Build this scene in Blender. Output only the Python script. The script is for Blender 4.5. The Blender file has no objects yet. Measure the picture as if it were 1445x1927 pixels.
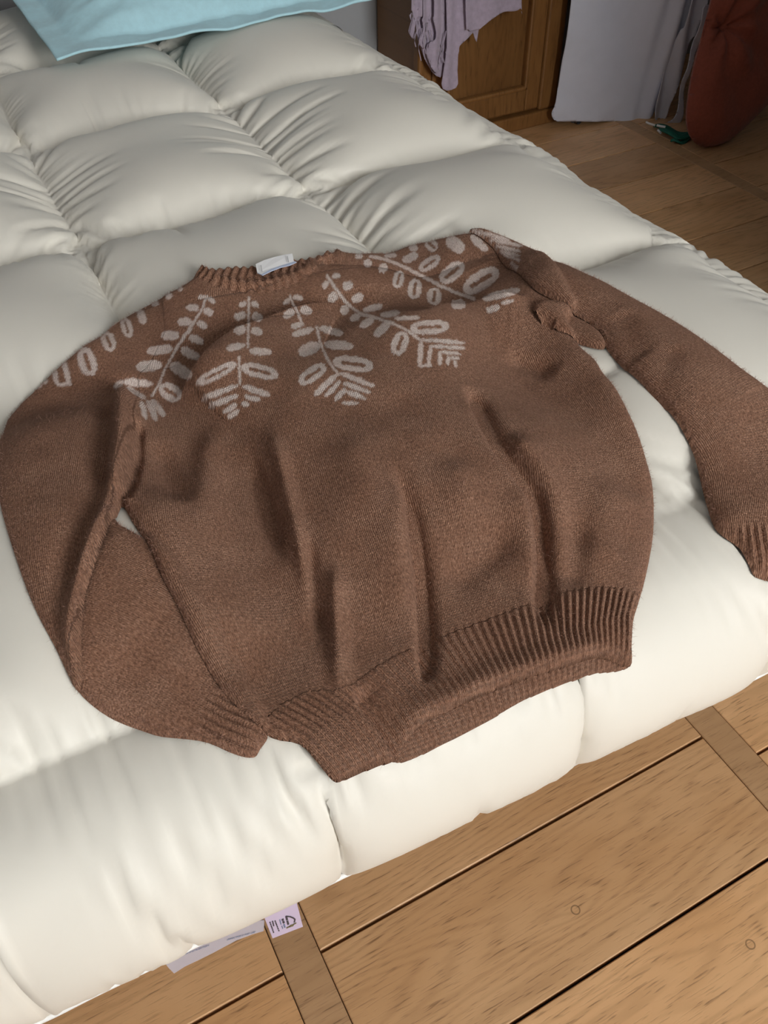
import bpy, bmesh, math, random, time
import numpy as np
from mathutils import Vector, Matrix
T0 = time.time()
rng = np.random.default_rng(7); random.seed(7)
scn = bpy.context.scene
col = scn.collection

# ------------------------------------------------------------------ camera
CAM_H = 1.22
F_PX = 1600.57
RT = np.array([0.88250806, -0.47005515, -0.0150891])
UP = np.array([0.3458274, 0.62686406, 0.69817252])
FW = np.array([0.31872077, 0.6213611, -0.71577053])
CAM = np.array([0.0, 0.0, CAM_H])
cd = bpy.data.cameras.new('camera'); cam = bpy.data.objects.new('camera', cd); col.objects.link(cam)
cd.sensor_fit = 'VERTICAL'; cd.sensor_height = 36.0; cd.lens = 36.0 * F_PX / 1927.0
cd.clip_start = 0.02
cam.matrix_world = Matrix(((RT[0], UP[0], -FW[0], 0), (RT[1], UP[1], -FW[1], 0), (RT[2], UP[2], -FW[2], CAM_H), (0, 0, 0, 1)))
scn.camera = cam

# ------------------------------------------------------------------ world, window light, exposure
w = bpy.data.worlds.new('world'); scn.world = w; w.use_nodes = True
bg = w.node_tree.nodes['Background']; bg.inputs[0].default_value = (0.80, 0.88, 1.0, 1); bg.inputs[1].default_value = 0.5
WIN = dict(x0=0.35, x1=1.32, z0=1.30, z1=2.95, y=-2.6)
ld = bpy.data.lights.new('window_daylight', 'AREA'); ld.shape = 'RECTANGLE'
ld.size = WIN['x1'] - WIN['x0']; ld.size_y = WIN['z1'] - WIN['z0']; ld.energy = 165; ld.color = (1.0, 0.975, 0.94)
lo = bpy.data.objects.new('window_daylight', ld); col.objects.link(lo)
lo.location = ((WIN['x0'] + WIN['x1']) / 2, WIN['y'] - 0.12, (WIN['z0'] + WIN['z1']) / 2)
lo.rotation_euler = (math.radians(90), 0, 0)
vs = scn.view_settings; vs.view_transform = 'Standard'; vs.look = 'None'; vs.gamma = 1; vs.use_curve_mapping = False
vs.exposure = -0.04

# ------------------------------------------------------------------ helpers
def tag(o, label=None, cat=None, group=None, kind=None):
    for k, v in (('label', label), ('category', cat), ('group', group), ('kind', kind)):
        if v: o[k] = v
    return o
def link(name, me, mat=None, parent=None, smooth=False):
    o = bpy.data.objects.new(name, me); col.objects.link(o)
    if mat and not me.materials: me.materials.append(mat)
    if parent: o.parent = parent
    if smooth: me.shade_smooth()
    return o
def empty(name, loc=(0, 0, 0)):
    o = bpy.data.objects.new(name, None); o.empty_display_size = 0.05; col.objects.link(o); o.location = loc
    return o
def child(o, p):
    """parent and keep the world place (parent empties are only translated)"""
    o.parent = p; o.location = Vector(o.location) - Vector(p.location); return o
def mesh_np(name, V, F, tri=None):
    """V (n,3) float, F (m,3|4) int -> mesh"""
    V = np.asarray(V, np.float32); F = np.asarray(F, np.int32); k = F.shape[1]
    if tri is None: tri = np.zeros((0, 3), np.int32)
    lv = np.r_[F.ravel(), np.asarray(tri, np.int32).ravel()]
    me = bpy.data.meshes.new(name)
    me.vertices.add(len(V)); me.vertices.foreach_set('co', V.ravel())
    me.loops.add(len(lv)); me.loops.foreach_set('vertex_index', lv.astype(np.int32))
    me.polygons.add(len(F) + len(tri)); me.polygons.foreach_set('loop_start', np.r_[np.arange(0, F.size, k), F.size + np.arange(0, tri.size, 3)].astype(np.int32))
    me.update(calc_edges=True); me.validate()
    return me
def grid_faces(n, m, off=0):
    i = np.arange(n * m).reshape(n, m) + off
    return np.stack([i[:-1, :-1], i[1:, :-1], i[1:, 1:], i[:-1, 1:]], -1).reshape(-1, 4)
def trim(F, keep):
    """quads with every corner kept, and triangles where three are"""
    k = keep[F]; n = k.sum(1); q = F[n == 4]; f3 = F[n == 3]; k3 = k[n == 3]
    if not len(f3): return q, np.zeros((0, 3), np.int32)
    o = np.argmin(k3, 1); idx = (o[:, None] + np.array([1, 2, 3])) % 4
    return q, np.take_along_axis(f3, idx, 1)
def box_bm(bm, x0, x1, y0, y1, z0, z1):
    vs_ = [bm.verts.new((x, y, z)) for z in (z0, z1) for y in (y0, y1) for x in (x0, x1)]
    for f in ((0, 2, 3, 1), (4, 5, 7, 6), (0, 1, 5, 4), (2, 6, 7, 3), (0, 4, 6, 2), (1, 3, 7, 5)):
        bm.faces.new([vs_[i] for i in f])
def box(name, x0, x1, y0, y1, z0, z1, mat, parent=None, bevel=0.0):
    bm = bmesh.new(); box_bm(bm, x0, x1, y0, y1, z0, z1)
    if bevel: bmesh.ops.bevel(bm, geom=bm.edges[:], offset=bevel, segments=2, affect='EDGES', profile=0.5)
    me = bpy.data.meshes.new(name); bm.to_mesh(me); bm.free()
    o = link(name, me, mat)
    if parent: child(o, parent)
    return o
def tube(name, pts, r, mat, parent=None, seg=8, closed=False):
    P = np.asarray(pts, float); n = len(P)
    rr = np.full(n, r) if np.isscalar(r) else np.asarray(r)
    tg = np.gradient(P, axis=0); tg /= np.linalg.norm(tg, axis=1)[:, None] + 1e-12
    ref = np.array([0, 0, 1.0]); V = []
    for i in range(n):
        a = np.cross(tg[i], ref)
        if np.linalg.norm(a) < 1e-3: a = np.cross(tg[i], [1.0, 0, 0])
        a /= np.linalg.norm(a); b = np.cross(a, tg[i])
        th = np.arange(seg) * 2 * math.pi / seg
        V.append(P[i] + rr[i] * (np.cos(th)[:, None] * a + np.sin(th)[:, None] * b))
    V = np.concatenate(V); i = np.arange(n * seg).reshape(n, seg); j = np.roll(i, -1, 1)
    F = np.stack([i[:-1], j[:-1], j[1:], i[1:]], -1).reshape(-1, 4)
    o = link(name, mesh_np(name, V, F), mat, smooth=True)
    if parent: child(o, parent)
    return o
def ray(px, py):
    px = np.asarray(px, float)[..., None]; py = np.asarray(py, float)[..., None]
    return FW + (px - 722.5) / F_PX * RT - (py - 963.5) / F_PX * UP
def at_z(px, py, z):
    d = ray(px, py); return CAM + d * ((z - CAM_H) / d[..., 2])[..., None]
def at_y(px, py, y):
    d = ray(px, py); return CAM + d * (y / d[..., 1])[..., None]
def vnoise(x, y, seed=0, octv=3):
    """smooth value noise, vectorised"""
    out = 0; amp = 1.0; tot = 0
    for o in range(octv):
        r = np.random.default_rng(seed * 31 + o).random((64, 64))
        xi = np.floor(x).astype(int); yi = np.floor(y).astype(int); fx = x - xi; fy = y - yi
        fx = fx * fx * fx * (fx * (6 * fx - 15) + 10); fy = fy * fy * fy * (fy * (6 * fy - 15) + 10)
        g = lambda a, b: r[a % 64, b % 64]
        out = out + amp * ((g(xi, yi) * (1 - fx) + g(xi + 1, yi) * fx) * (1 - fy) + (g(xi, yi + 1) * (1 - fx) + g(xi + 1, yi + 1) * fx) * fy - 0.5)
        tot += amp; amp *= 0.5; x = x * 2.03 + 17.1; y = y * 2.03 + 5.3
    return out / tot

# ------------------------------------------------------------------ materials
def mat(name):
    m = bpy.data.materials.new(name); m.use_nodes = True
    nt = m.node_tree; return m, nt, nt.nodes['Principled BSDF']
def N(nt, t, **kw):
    n = nt.nodes.new(t)
    for k, v in kw.items(): setattr(n, k, v)
    return n
def setin(n, **kw):
    for k, v in kw.items(): n.inputs[k.replace('_', ' ')].default_value = v
def mixc(nt, fac, a, b, mode='MIX'):
    n = N(nt, 'ShaderNodeMix', data_type='RGBA', blend_type=mode)
    for s, v in ((0, fac), (6, a), (7, b)):
        if hasattr(v, 'is_linked') or isinstance(v, bpy.types.NodeSocket): nt.links.new(v, n.inputs[s])
        else: n.inputs[s].default_value = v if s == 0 else (*v, 1) if len(v) == 3 else v
    return n.outputs[2]
def math_(nt, op, a, b=None, c=None, clamp=False):
    n = N(nt, 'ShaderNodeMath', operation=op, use_clamp=clamp)
    for i, v in enumerate((a, b, c)):
        if v is None: continue
        if isinstance(v, bpy.types.NodeSocket): nt.links.new(v, n.inputs[i])
        else: n.inputs[i].default_value = v
    return n.outputs[0]
def ramp(nt, fac, stops):
    n = N(nt, 'ShaderNodeValToRGB'); e = n.color_ramp.elements
    while len(e) < len(stops): e.new(0.5)
    for el, (p, c) in zip(e, stops): el.position = p; el.color = (*c, 1) if len(c) == 3 else c
    nt.links.new(fac, n.inputs[0]); return n.outputs[0]
def plain(name, c, rough=0.6, noise=0.0, scale=30, bump=0.0, sheen=0.0, spec=0.5, bdist=0.002):
    m, nt, b = mat(name); b.inputs['Base Color'].default_value = (*c, 1); b.inputs['Roughness'].default_value = rough
    b.inputs['Specular IOR Level'].default_value = spec
    if sheen: b.inputs['Sheen Weight'].default_value = sheen
    if noise or bump:
        tc = N(nt, 'ShaderNodeTexCoord'); nz = N(nt, 'ShaderNodeTexNoise'); setin(nz, Scale=scale, Detail=6.0, Roughness=0.6)
        nt.links.new(tc.outputs['Object'], nz.inputs['Vector'])
        if noise:
            c2 = tuple(max(0, v * (1 - noise)) for v in c); c3 = tuple(min(1, v * (1 + noise)) for v in c)
            nt.links.new(ramp(nt, nz.outputs[0], [(0.3, c2), (0.7, c3)]), b.inputs['Base Color'])
        if bump:
            bp = N(nt, 'ShaderNodeBump'); setin(bp, Strength=bump, Distance=bdist)
            nt.links.new(nz.outputs[0], bp.inputs['Height']); nt.links.new(bp.outputs[0], b.inputs['Normal'])
    return m
M = {}
M['wall'] = plain('plaster', (0.38, 0.40, 0.43), 0.9, 0.03, 8, 0.2)
M['ceiling'] = plain('ceiling_paint', (0.55, 0.545, 0.53), 0.9)
#@@MATS
M['duvet'] = plain('cream_cotton', (0.80, 0.77, 0.70), 0.50, 0, 30, 0.12, 0.15, 0.4, 0.0015)
M['peach'] = plain('peach_cotton', (0.78, 0.62, 0.47), 0.7)
M['piping'] = plain('white_cord', (0.86, 0.86, 0.86), 0.5)
M['cotton'] = plain('mattress_cotton', (0.7, 0.68, 0.62), 0.8, 0.03, 40)
M['lavender'] = plain('lavender_satin', (0.62, 0.54, 0.74), 0.4)
M['ink'] = plain('ink', (0.06, 0.055, 0.07), 0.6); M['ink_blue'] = plain('ink_blue', (0.16, 0.22, 0.36), 0.6); M['olive'] = plain('ink_olive', (0.17, 0.15, 0.07), 0.6)
M['metal'] = plain('rack_metal', (0.12, 0.12, 0.13), 0.35); M['window_paint'] = plain('window_paint', (0.8, 0.8, 0.78), 0.4)
M['lilac'] = plain('lilac_wool', (0.46, 0.39, 0.50), 0.95, 0.12, 60, 0.5, 0.4, 0.2)
M['sheet'] = plain('white_sheet', (0.74, 0.77, 0.90), 0.85, 0.03, 12, 0.2, 0.1, 0.3)
M['rust'] = plain('rust_linen', (0.28, 0.072, 0.045), 0.85, 0.15, 90, 0.4, 0.2, 0.3)
M['green'] = plain('green_webbing', (0.005, 0.13, 0.085), 0.6, 0.1, 90)
M['blue'] = plain('blue_linen', (0.48, 0.76, 0.86), 0.8, 0.05, 70, 0.25, 0.2, 0.3)
M['navy'] = plain('navy_linen', (0.03, 0.09, 0.15), 0.85, 0.1, 60, 0.2, 0.2, 0.3)
M['gap'] = plain('dark_gap', (0.02, 0.013, 0.01), 0.9)
def clear(name, tint, gl=0.15, rough=0.1):
    m = bpy.data.materials.new(name); m.use_nodes = True; nt = m.node_tree; nt.nodes.remove(nt.nodes['Principled BSDF'])
    t = N(nt, 'ShaderNodeBsdfTransparent'); t.inputs[0].default_value = (*tint, 1); g = N(nt, 'ShaderNodeBsdfGlossy'); g.inputs['Roughness'].default_value = rough
    mx = N(nt, 'ShaderNodeMixShader'); mx.inputs[0].default_value = gl
    nt.links.new(t.outputs[0], mx.inputs[1]); nt.links.new(g.outputs[0], mx.inputs[2]); nt.links.new(mx.outputs[0], nt.nodes['Material Output'].inputs[0]); return m
M['glass'] = clear('window_glass', (0.97, 0.98, 0.98), 0.04, 0.0)
def plastic():
    m, nt, b = mat('milky_plastic'); setin(b, Roughness=0.25); b.inputs['Base Color'].default_value = (0.62, 0.62, 0.74, 1); b.inputs['Alpha'].default_value = 0.62; return m
M['plastic'] = plastic()
def wood(name, dark, mid, light, gscale=1.0, rough=0.42, rot=False):
    m, nt, b = mat(name); L = nt.links.new
    tc = N(nt, 'ShaderNodeTexCoord'); oi = N(nt, 'ShaderNodeObjectInfo')
    sp = N(nt, 'ShaderNodeSeparateXYZ'); L(tc.outputs['Object'], sp.inputs[0])
    x, y, z = (sp.outputs[0], sp.outputs[1], sp.outputs[2])
    if rot: x, y = z, x                                             # grain runs upright on furniture
    kx = N(nt, 'ShaderNodeAttribute', attribute_type='OBJECT', attribute_name='knot_x'); ky = N(nt, 'ShaderNodeAttribute', attribute_type='OBJECT', attribute_name='knot_y')
    dx = math_(nt, 'SUBTRACT', math_(nt, 'ADD', x, 9.0), kx.outputs['Fac']); dy = math_(nt, 'SUBTRACT', math_(nt, 'ADD', y, 9.0), ky.outputs['Fac'])
    rk = math_(nt, 'SQRT', math_(nt, 'ADD', math_(nt, 'MULTIPLY', math_(nt, 'MULTIPLY', dx, dx), 0.16), math_(nt, 'MULTIPLY', dy, dy)))
    rr_ = math_(nt, 'SQRT', math_(nt, 'ADD', math_(nt, 'MULTIPLY', dx, dx), math_(nt, 'MULTIPLY', dy, dy)))
    kn = math_(nt, 'EXPONENT', math_(nt, 'MULTIPLY', rk, -38.0))
    rnd = math_(nt, 'MULTIPLY', oi.outputs['Random'], 40.0)
    def nz(sx, sy, sc, det=3.0, seed=0.0):
        c = N(nt, 'ShaderNodeCombineXYZ'); L(math_(nt, 'MULTIPLY', x, sx), c.inputs[0]); L(math_(nt, 'MULTIPLY', y, sy), c.inputs[1]); L(math_(nt, 'ADD', rnd, seed), c.inputs[2])
        n = N(nt, 'ShaderNodeTexNoise'); setin(n, Scale=sc, Detail=det, Roughness=0.55); L(c.outputs[0], n.inputs['Vector']); return n.outputs[0]
    low = nz(1.3, 7.0, gscale, 1.5)
    fine = nz(5.0, 60.0, gscale, 3.0, 3.0)
    ph = math_(nt, 'ADD', math_(nt, 'ADD', math_(nt, 'MULTIPLY', low, 110.0), math_(nt, 'MULTIPLY', y, 260.0 * gscale)), math_(nt, 'ADD', math_(nt, 'MULTIPLY', fine, 9.0), math_(nt, 'MULTIPLY', kn, 16.0)))
    ring = math_(nt, 'ADD', 0.5, math_(nt, 'MULTIPLY', math_(nt, 'SINE', ph), 0.5))
    ring = math_(nt, 'POWER', ring, 2.2)
    pores = ramp(nt, nz(28.0, 420.0, gscale, 2.0, 7.0), [(0.56, (0, 0, 0)), (0.68, (1, 1, 1))])
    blot = nz(4.0, 8.0, gscale, 2.0, 11.0)
    c = ramp(nt, blot, [(0.3, mid), (0.7, light)])
    c = mixc(nt, math_(nt, 'MULTIPLY', ring, math_(nt, 'MULTIPLY', nz(9.0, 30.0, gscale, 2.0, 15.0), 0.45)), c, dark)
    c = mixc(nt, math_(nt, 'MULTIPLY', pores, math_(nt, 'ADD', 0.25, math_(nt, 'MULTIPLY', ring, 0.45))), c, tuple(v * 0.55 for v in dark))
    kring = math_(nt, 'SUBTRACT', 1.0, math_(nt, 'MULTIPLY', math_(nt, 'ABSOLUTE', math_(nt, 'SUBTRACT', rr_, 0.0058)), 700.0), None, True)
    c = mixc(nt, math_(nt, 'MULTIPLY', kring, 0.8), c, tuple(v * 0.3 for v in dark))
    hs = N(nt, 'ShaderNodeHueSaturation'); L(c, hs.inputs['Color']); L(math_(nt, 'ADD', 0.86, math_(nt, 'MULTIPLY', oi.outputs['Random'], 0.26)), hs.inputs['Value'])
    L(hs.outputs[0], b.inputs['Base Color']); setin(b, Roughness=rough)
    bp = N(nt, 'ShaderNodeBump'); setin(bp, Strength=0.25, Distance=0.0006); L(math_(nt, 'SUBTRACT', 1.0, math_(nt, 'ADD', math_(nt, 'MULTIPLY', pores, 0.7), math_(nt, 'MULTIPLY', ring, 0.3))), bp.inputs['Height']); L(bp.outputs[0], b.inputs['Normal'])
    return m
M['oak'] = wood('oak', (0.36, 0.185, 0.08), (0.66, 0.375, 0.175), (0.78, 0.48, 0.25))
M['strip'] = wood('oak_strip', (0.36, 0.20, 0.095), (0.52, 0.31, 0.155), (0.62, 0.385, 0.205), 1.0, 0.5)
M['wardrobe'] = wood('honey_wood', (0.12, 0.05, 0.013), (0.22, 0.10, 0.03), (0.29, 0.14, 0.045), 0.8, 0.4, True)
M['wardrobe_dark'] = M['wardrobe']

# ------------------------------------------------------------------ duvet: quilted sheet relaxed over the bed
Z_SEAM = 0.62
BX0, BX1, BY0, BY1 = -0.78, 0.93, 0.285, 2.28       # edges of the mattress
LS = np.array([-1.30, -0.94, -0.58, -0.22, 0.137, 0.492, 0.864, 1.235])   # seams along the bed
FS = np.array([-1.21, -0.95, -0.69, -0.41, -0.15, 0.097, 0.335, 0.565, 0.83, 1.10])              # seams of the foot row
CS = np.array([0.158, 0.40, 0.79, 1.17, 1.55, 1.92, 2.29])               # seams across it
def prof(a, r):
    a = np.maximum(a, 0); th = np.minimum(a / r, math.pi / 2)
    return r * np.sin(th), r * (1 - np.cos(th)) + np.maximum(a - r * math.pi / 2, 0), th
R_E = 0.075
def base(s, t):
    """fabric coordinate -> point on the rounded bed block, outward normal"""
    ox, dx, thx = prof(s - (BX1 - R_E), R_E); oxl, dxl, thl = prof((BX0 + R_E) - s, R_E)
    oy, dy, thy = prof((BY0 + R_E) - t, R_E)
    x = np.clip(s, BX0 + R_E, BX1 - R_E) + ox - oxl
    y = np.maximum(t, BY0 + R_E) - oy
    z = Z_SEAM - ((dx + dxl) ** 3 + dy ** 3) ** (1 / 3)
    nx = np.sin(thx) - np.sin(thl); ny = -np.sin(thy); nz = np.cos(thx) * np.cos(thl) * np.cos(thy) + 1e-3
    k = np.clip((0.46 - t) / 0.10, 0, 1); y = y - 0.045 * (np.clip(x, -0.5, 1.0) - 0.1) * k * k * (3 - 2 * k)      # the foot hangs a little askew
    n = np.stack([nx, ny, nz], -1); n /= np.linalg.norm(n, axis=-1, keepdims=True)
    return np.stack([x, y, z], -1), n
def blur1(a, k, ax):
    for _ in range(k):
        p = np.concatenate([a.take([0], ax), a, a.take([-1], ax)], ax)
        n = a.shape[ax]; a = 0.25 * p.take(range(0, n), ax) + 0.5 * a + 0.25 * p.take(range(2, n + 2), ax)
    return a
def relax_duvet():
    def level(h, prev, iters):
        ns = int(round((LS[-1] - LS[0]) / h)) + 1; nt_ = int(round((CS[-1] - CS[0]) / h)) + 1
        s = np.linspace(LS[0], LS[-1], ns); t = np.linspace(CS[0], CS[-1], nt_)
        S, Tt = np.meshgrid(s, t, indexing='ij'); hs = s[1] - s[0]; ht = t[1] - t[0]
        B, Nb = base(S + 0.022 * vnoise(S * 3, Tt * 4, 51, 2), Tt + 0.022 * vnoise(S * 4, Tt * 3, 52, 2))
        if prev is None:
            X = B + Nb * 0.01
        else:
            def up(A):
                n0, m0 = A.shape[:2]; a = np.linspace(0, n0 - 1, ns); b = np.linspace(0, m0 - 1, nt_)
                i = np.minimum(a.astype(int), n0 - 2); j = np.minimum(b.astype(int), m0 - 2); fa = (a - i)[:, None, None]; fb = (b - j)[None, :, None]
                return (A[i][:, j] * (1 - fa) * (1 - fb) + A[i + 1][:, j] * fa * (1 - fb) + A[i][:, j + 1] * (1 - fa) * fb + A[i + 1][:, j + 1] * fa * fb)
            X = up(prev)
        # fullness: the cloth is gathered along every seam
        dL = np.where(Tt < CS[1], np.abs(S[..., None] - FS).min(-1), np.abs(S[..., None] - LS).min(-1))
        dC = np.abs(Tt[..., None] - CS).min(-1)
        cor = 1 - 0.8 * np.exp(-(np.hypot(dL, dC) / 0.085) ** 2)
        sd = vnoise(Tt / (1.6 * h), S * 5 + 9, 5, 2) * np.exp(-dL / 0.12) + vnoise(S / (1.6 * h), Tt * 5 + 3, 6, 2) * np.exp(-dC / 0.10)
        sd = sd * np.clip((Tt - 0.25) / 0.15, 0.12, 1) + 0.8 * vnoise(S / (5 * h) + Tt / (7 * h), Tt / (3 * h) - S / (8 * h), 8, 2)
        X = X + Nb * (0.7 * h * sd)[..., None]
        # seam sets (on the nearest grid line)
        seam = np.zeros((ns, nt_), bool); corner = np.zeros((ns, nt_), bool)
        si = [int(round((v - LS[0]) / hs)) for v in LS]; tj = [int(round((v - CS[0]) / ht)) for v in CS]
        for i in si: seam[i, tj[1]:] = True
        for j in tj: seam[:, j] = True
        for v in FS: seam[int(round((v - LS[0]) / hs)), :tj[1] + 1] = True
        edge = np.zeros_like(seam); edge[0, :] = edge[-1, :] = True; edge[:, 0] = edge[:, -1] = True
        kx = 1.062 + 0.28 * vnoise(S * 5 + Tt * 2, Tt * 7, 11, 2); kt = 1.066 + 0.32 * vnoise(S * 4, Tt * 8 - S * 3, 23, 2)
        kt = kt + (0.07 + 0.14 * np.abs(vnoise(S * 4, Tt * 7, 41, 1))) * np.exp(-dL / 0.10) * cor; kx = kx + (0.045 + 0.12 * np.abs(vnoise(S * 7, Tt * 4, 42, 1))) * np.exp(-dC / 0.06) * cor * np.where(Tt < CS[1], 0.5, 1.0)
        foot = np.clip((0.42 - Tt) / 0.05, 0, 1)
        kx = kx - 0.004 * foot - 0.06 * np.exp(-(Tt - CS[0]) / 0.025); kt = kt - 0.065 * foot
        Xo = X.copy()
        press = 0.0017 * h; grav = 0.0004 * h
        def springs(X, a, b, rest, kstretch, kcomp):
            d = X[b] - X[a]; L = np.sqrt((d * d).sum(-1)) + 1e-9
            e = (L - rest) / L; e = np.where(e > 0, kstretch, kcomp) * e * 0.5
            d *= e[..., None]; X[a] += d; X[b] -= d
        sl = slice
        def pairs(n, step):
            out = []
            for o in range(2 * step):
                pass
            return out
        for it in range(iters):
            gx = np.empty_like(X); gt = np.empty_like(X)
            gx[1:-1] = X[2:] - X[:-2]; gx[0] = X[1] - X[0]; gx[-1] = X[-1] - X[-2]
            gt[:, 1:-1] = X[:, 2:] - X[:, :-2]; gt[:, 0] = X[:, 1] - X[:, 0]; gt[:, -1] = X[:, -1] - X[:, -2]
            n = np.stack([gx[..., 1] * gt[..., 2] - gx[..., 2] * gt[..., 1], gx[..., 2] * gt[..., 0] - gx[..., 0] * gt[..., 2], gx[..., 0] * gt[..., 1] - gx[..., 1] * gt[..., 0]], -1)
            n /= np.sqrt((n * n).sum(-1))[..., None] + 1e-12
            V = (X - Xo) * 0.93; Xo = X.copy()
            X = X + V + press * n; X[..., 2] -= grav
            for sw in range(2):
                for o in (0, 1):
                    e = (ns - 1 - o) // 2 * 2 + o
                    springs(X, (sl(o, e, 2),), (sl(o + 1, e + 1, 2),), hs * kx[o:e:2], 0.95, 0.9)
                    e = (nt_ - 1 - o) // 2 * 2 + o
                    springs(X, (sl(None), sl(o, e, 2)), (sl(None), sl(o + 1, e + 1, 2)), ht * kt[:, o:e:2], 0.95, 0.9)
            dg = math.hypot(hs, ht) * 1.075
            for o in (0, 1):
                e = (ns - 1 - o) // 2 * 2 + o
                springs(X, (sl(o, e, 2), sl(0, -1)), (sl(o + 1, e + 1, 2), sl(1, None)), dg, 0.25, 0.15)
                springs(X, (sl(o, e, 2), sl(1, None)), (sl(o + 1, e + 1, 2), sl(0, -1)), dg, 0.25, 0.15)
            # bending: pull towards the mean of the neighbours
            kb = 0.012
            lap = np.zeros_like(X)
            lap[1:-1] += X[2:] + X[:-2] - 2 * X[1:-1]; lap[:, 1:-1] += X[:, 2:] + X[:, :-2] - 2 * X[:, 1:-1]
            X += kb * 0.25 * lap
            # seams and edge are sewn down, the block below carries the rest
            D = X - B; dn = (D * Nb).sum(-1)
            low = np.where(seam, 0.0, 0.002)
            X += Nb * np.maximum(low - dn, 0)[..., None]
            D = X - B; dn = (D * Nb).sum(-1)
            ks = np.where(edge, 0.6, 0.5) * seam
            X -= Nb * (ks * np.maximum(dn - 0.004, 0))[..., None]
            tang = D - Nb * dn[..., None]
            kt_ = np.where(seam & ~edge, 0.12, 0.0) + np.where(edge, 0.015, 0.0)
            X -= tang * kt_[..., None]
        return X, S, Tt
    X = None
    for h, it in ((0.024, 150), (0.012, 140), (0.006, 130)):
        X, S, Tt = level(h, X, it)
    return X, S, Tt
DX, DS, DT = relax_duvet()
print('duvet relaxed', DX.shape, round(time.time() - T0, 1), 's')
#@@REST
ns_, nt_ = DX.shape[:2]
duvet = empty('duvet', (0.1, 1.2, 0.45))
o = link('quilted_cover', mesh_np('quilted_cover', DX.reshape(-1, 3), grid_faces(ns_, nt_)), M['duvet'], smooth=True); child(o, duvet)
tag(duvet, 'cream quilted down duvet spread over the bed', 'duvet')

# ------------------------------------------------------------------ the surface the sweater lies on
SX0, SY0, SH = -0.40, 0.10, 0.005
SNX, SNY = 270, 230
def raster_top():
    Z = np.full((SNX, SNY), -1.0)
    for a in (0, 0.5):
        for b in (0, 0.5):
            A = DX[:-1, :-1] * (1 - a) * (1 - b) + DX[1:, :-1] * a * (1 - b) + DX[:-1, 1:] * (1 - a) * b + DX[1:, 1:] * a * b
            A = A.reshape(-1, 3); i = ((A[:, 0] - SX0) / SH).round().astype(int); j = ((A[:, 1] - SY0) / SH).round().astype(int)
            k = (i >= 0) & (i < SNX) & (j >= 0) & (j < SNY); np.maximum.at(Z, (i[k], j[k]), A[k, 2])
    for _ in range(40):
        e = Z < 0
        if not e.any(): break
        P = np.pad(Z, 1, constant_values=-1); st = np.stack([P[:-2, 1:-1], P[2:, 1:-1], P[1:-1, :-2], P[1:-1, 2:]])
        m = st.max(0); Z = np.where(e & (m > 0), m - 0.006, Z)
    return Z
SZ = raster_top()
SS = SZ.copy()
for _ in range(50): SS = np.maximum(SZ - 0.001, blur1(blur1(SS, 1, 0), 1, 1))
SS = blur1(blur1(SS, 3, 0), 3, 1) + 0.001
def samp(G, x, y, x0=SX0, y0=SY0, h=SH):
    a = np.clip((x - x0) / h, 0, G.shape[0] - 1.001); b = np.clip((y - y0) / h, 0, G.shape[1] - 1.001)
    i = a.astype(int); j = b.astype(int); fa = a - i; fb = b - j
    return G[i, j] * (1 - fa) * (1 - fb) + G[i + 1, j] * fa * (1 - fb) + G[i, j + 1] * (1 - fa) * fb + G[i + 1, j + 1] * fa * fb
def onto(pts, off=0.012, G=None):
    """photo points -> (x, y) on the supporting surface raised by off"""
    P = np.asarray(pts, float); z = np.full(len(P), 0.70)
    for _ in range(25):
        q = at_z(P[:, 0], P[:, 1], z); z = 0.5 * z + 0.5 * (samp(SS, q[:, 0], q[:, 1]) + off)
    return at_z(P[:, 0], P[:, 1], z)[:, :2]
def project(x, y, z):
    d = np.stack([x, y, z - CAM_H], -1); w_ = d @ FW
    return 722.5 + F_PX * (d @ RT) / w_, 963.5 - F_PX * (d @ UP) / w_
def smooth_poly(P, n=4, closed=True):
    """Catmull-Rom through the points"""
    P = np.asarray(P, float); out = []
    k = len(P)
    for i in range(k if closed else k - 1):
        if closed: a, b, c, d = P[i - 1], P[i], P[(i + 1) % k], P[(i + 2) % k]
        else: a, b, c, d = P[max(i - 1, 0)], P[i], P[i + 1], P[min(i + 2, k - 1)]
        for t in np.arange(n) / n:
            out.append(0.5 * (2 * b + (c - a) * t + (2 * a - 5 * b + 4 * c - d) * t * t + (3 * b - a - 3 * c + d) * t ** 3))
    if not closed: out.append(P[-1])
    return np.array(out)

# ------------------------------------------------------------------ sweater
GH = 0.0015
GX0, GX1, GY0, GY1 = -0.16, 0.80, 0.17, 0.98
gx = np.arange(GX0, GX1, GH); gy = np.arange(GY0, GY1, GH)
XX, YY = np.meshgrid(gx, gy, indexing='ij')
SUP = samp(SS, XX, YY)
def seg_d(P, Q):
    dx, dy = Q - P; L2 = dx * dx + dy * dy + 1e-12
    t = np.clip(((XX - P[0]) * dx + (YY - P[1]) * dy) / L2, 0, 1)
    cxp = P[0] + t * dx; cyp = P[1] + t * dy
    return (XX - cxp) ** 2 + (YY - cyp) ** 2, t, cxp, cyp
def poly_sd(P):
    """signed distance (inside positive) and nearest boundary point"""
    best = np.full(XX.shape, 1e9); bx = np.zeros_like(XX); by = np.zeros_like(XX); ins = np.zeros(XX.shape, bool)
    for a, b in zip(P, np.roll(P, -1, 0)):
        d, t, cx_, cy_ = seg_d(a, b); m = d < best
        best[m] = d[m]; bx[m] = cx_[m]; by[m] = cy_[m]
        c = ((a[1] > YY) != (b[1] > YY)) & (XX < (b[0] - a[0]) * (YY - a[1]) / (b[1] - a[1] + 1e-15) + a[0])
        ins ^= c
    d = np.sqrt(best); return np.where(ins, d, -d), bx, by
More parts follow.
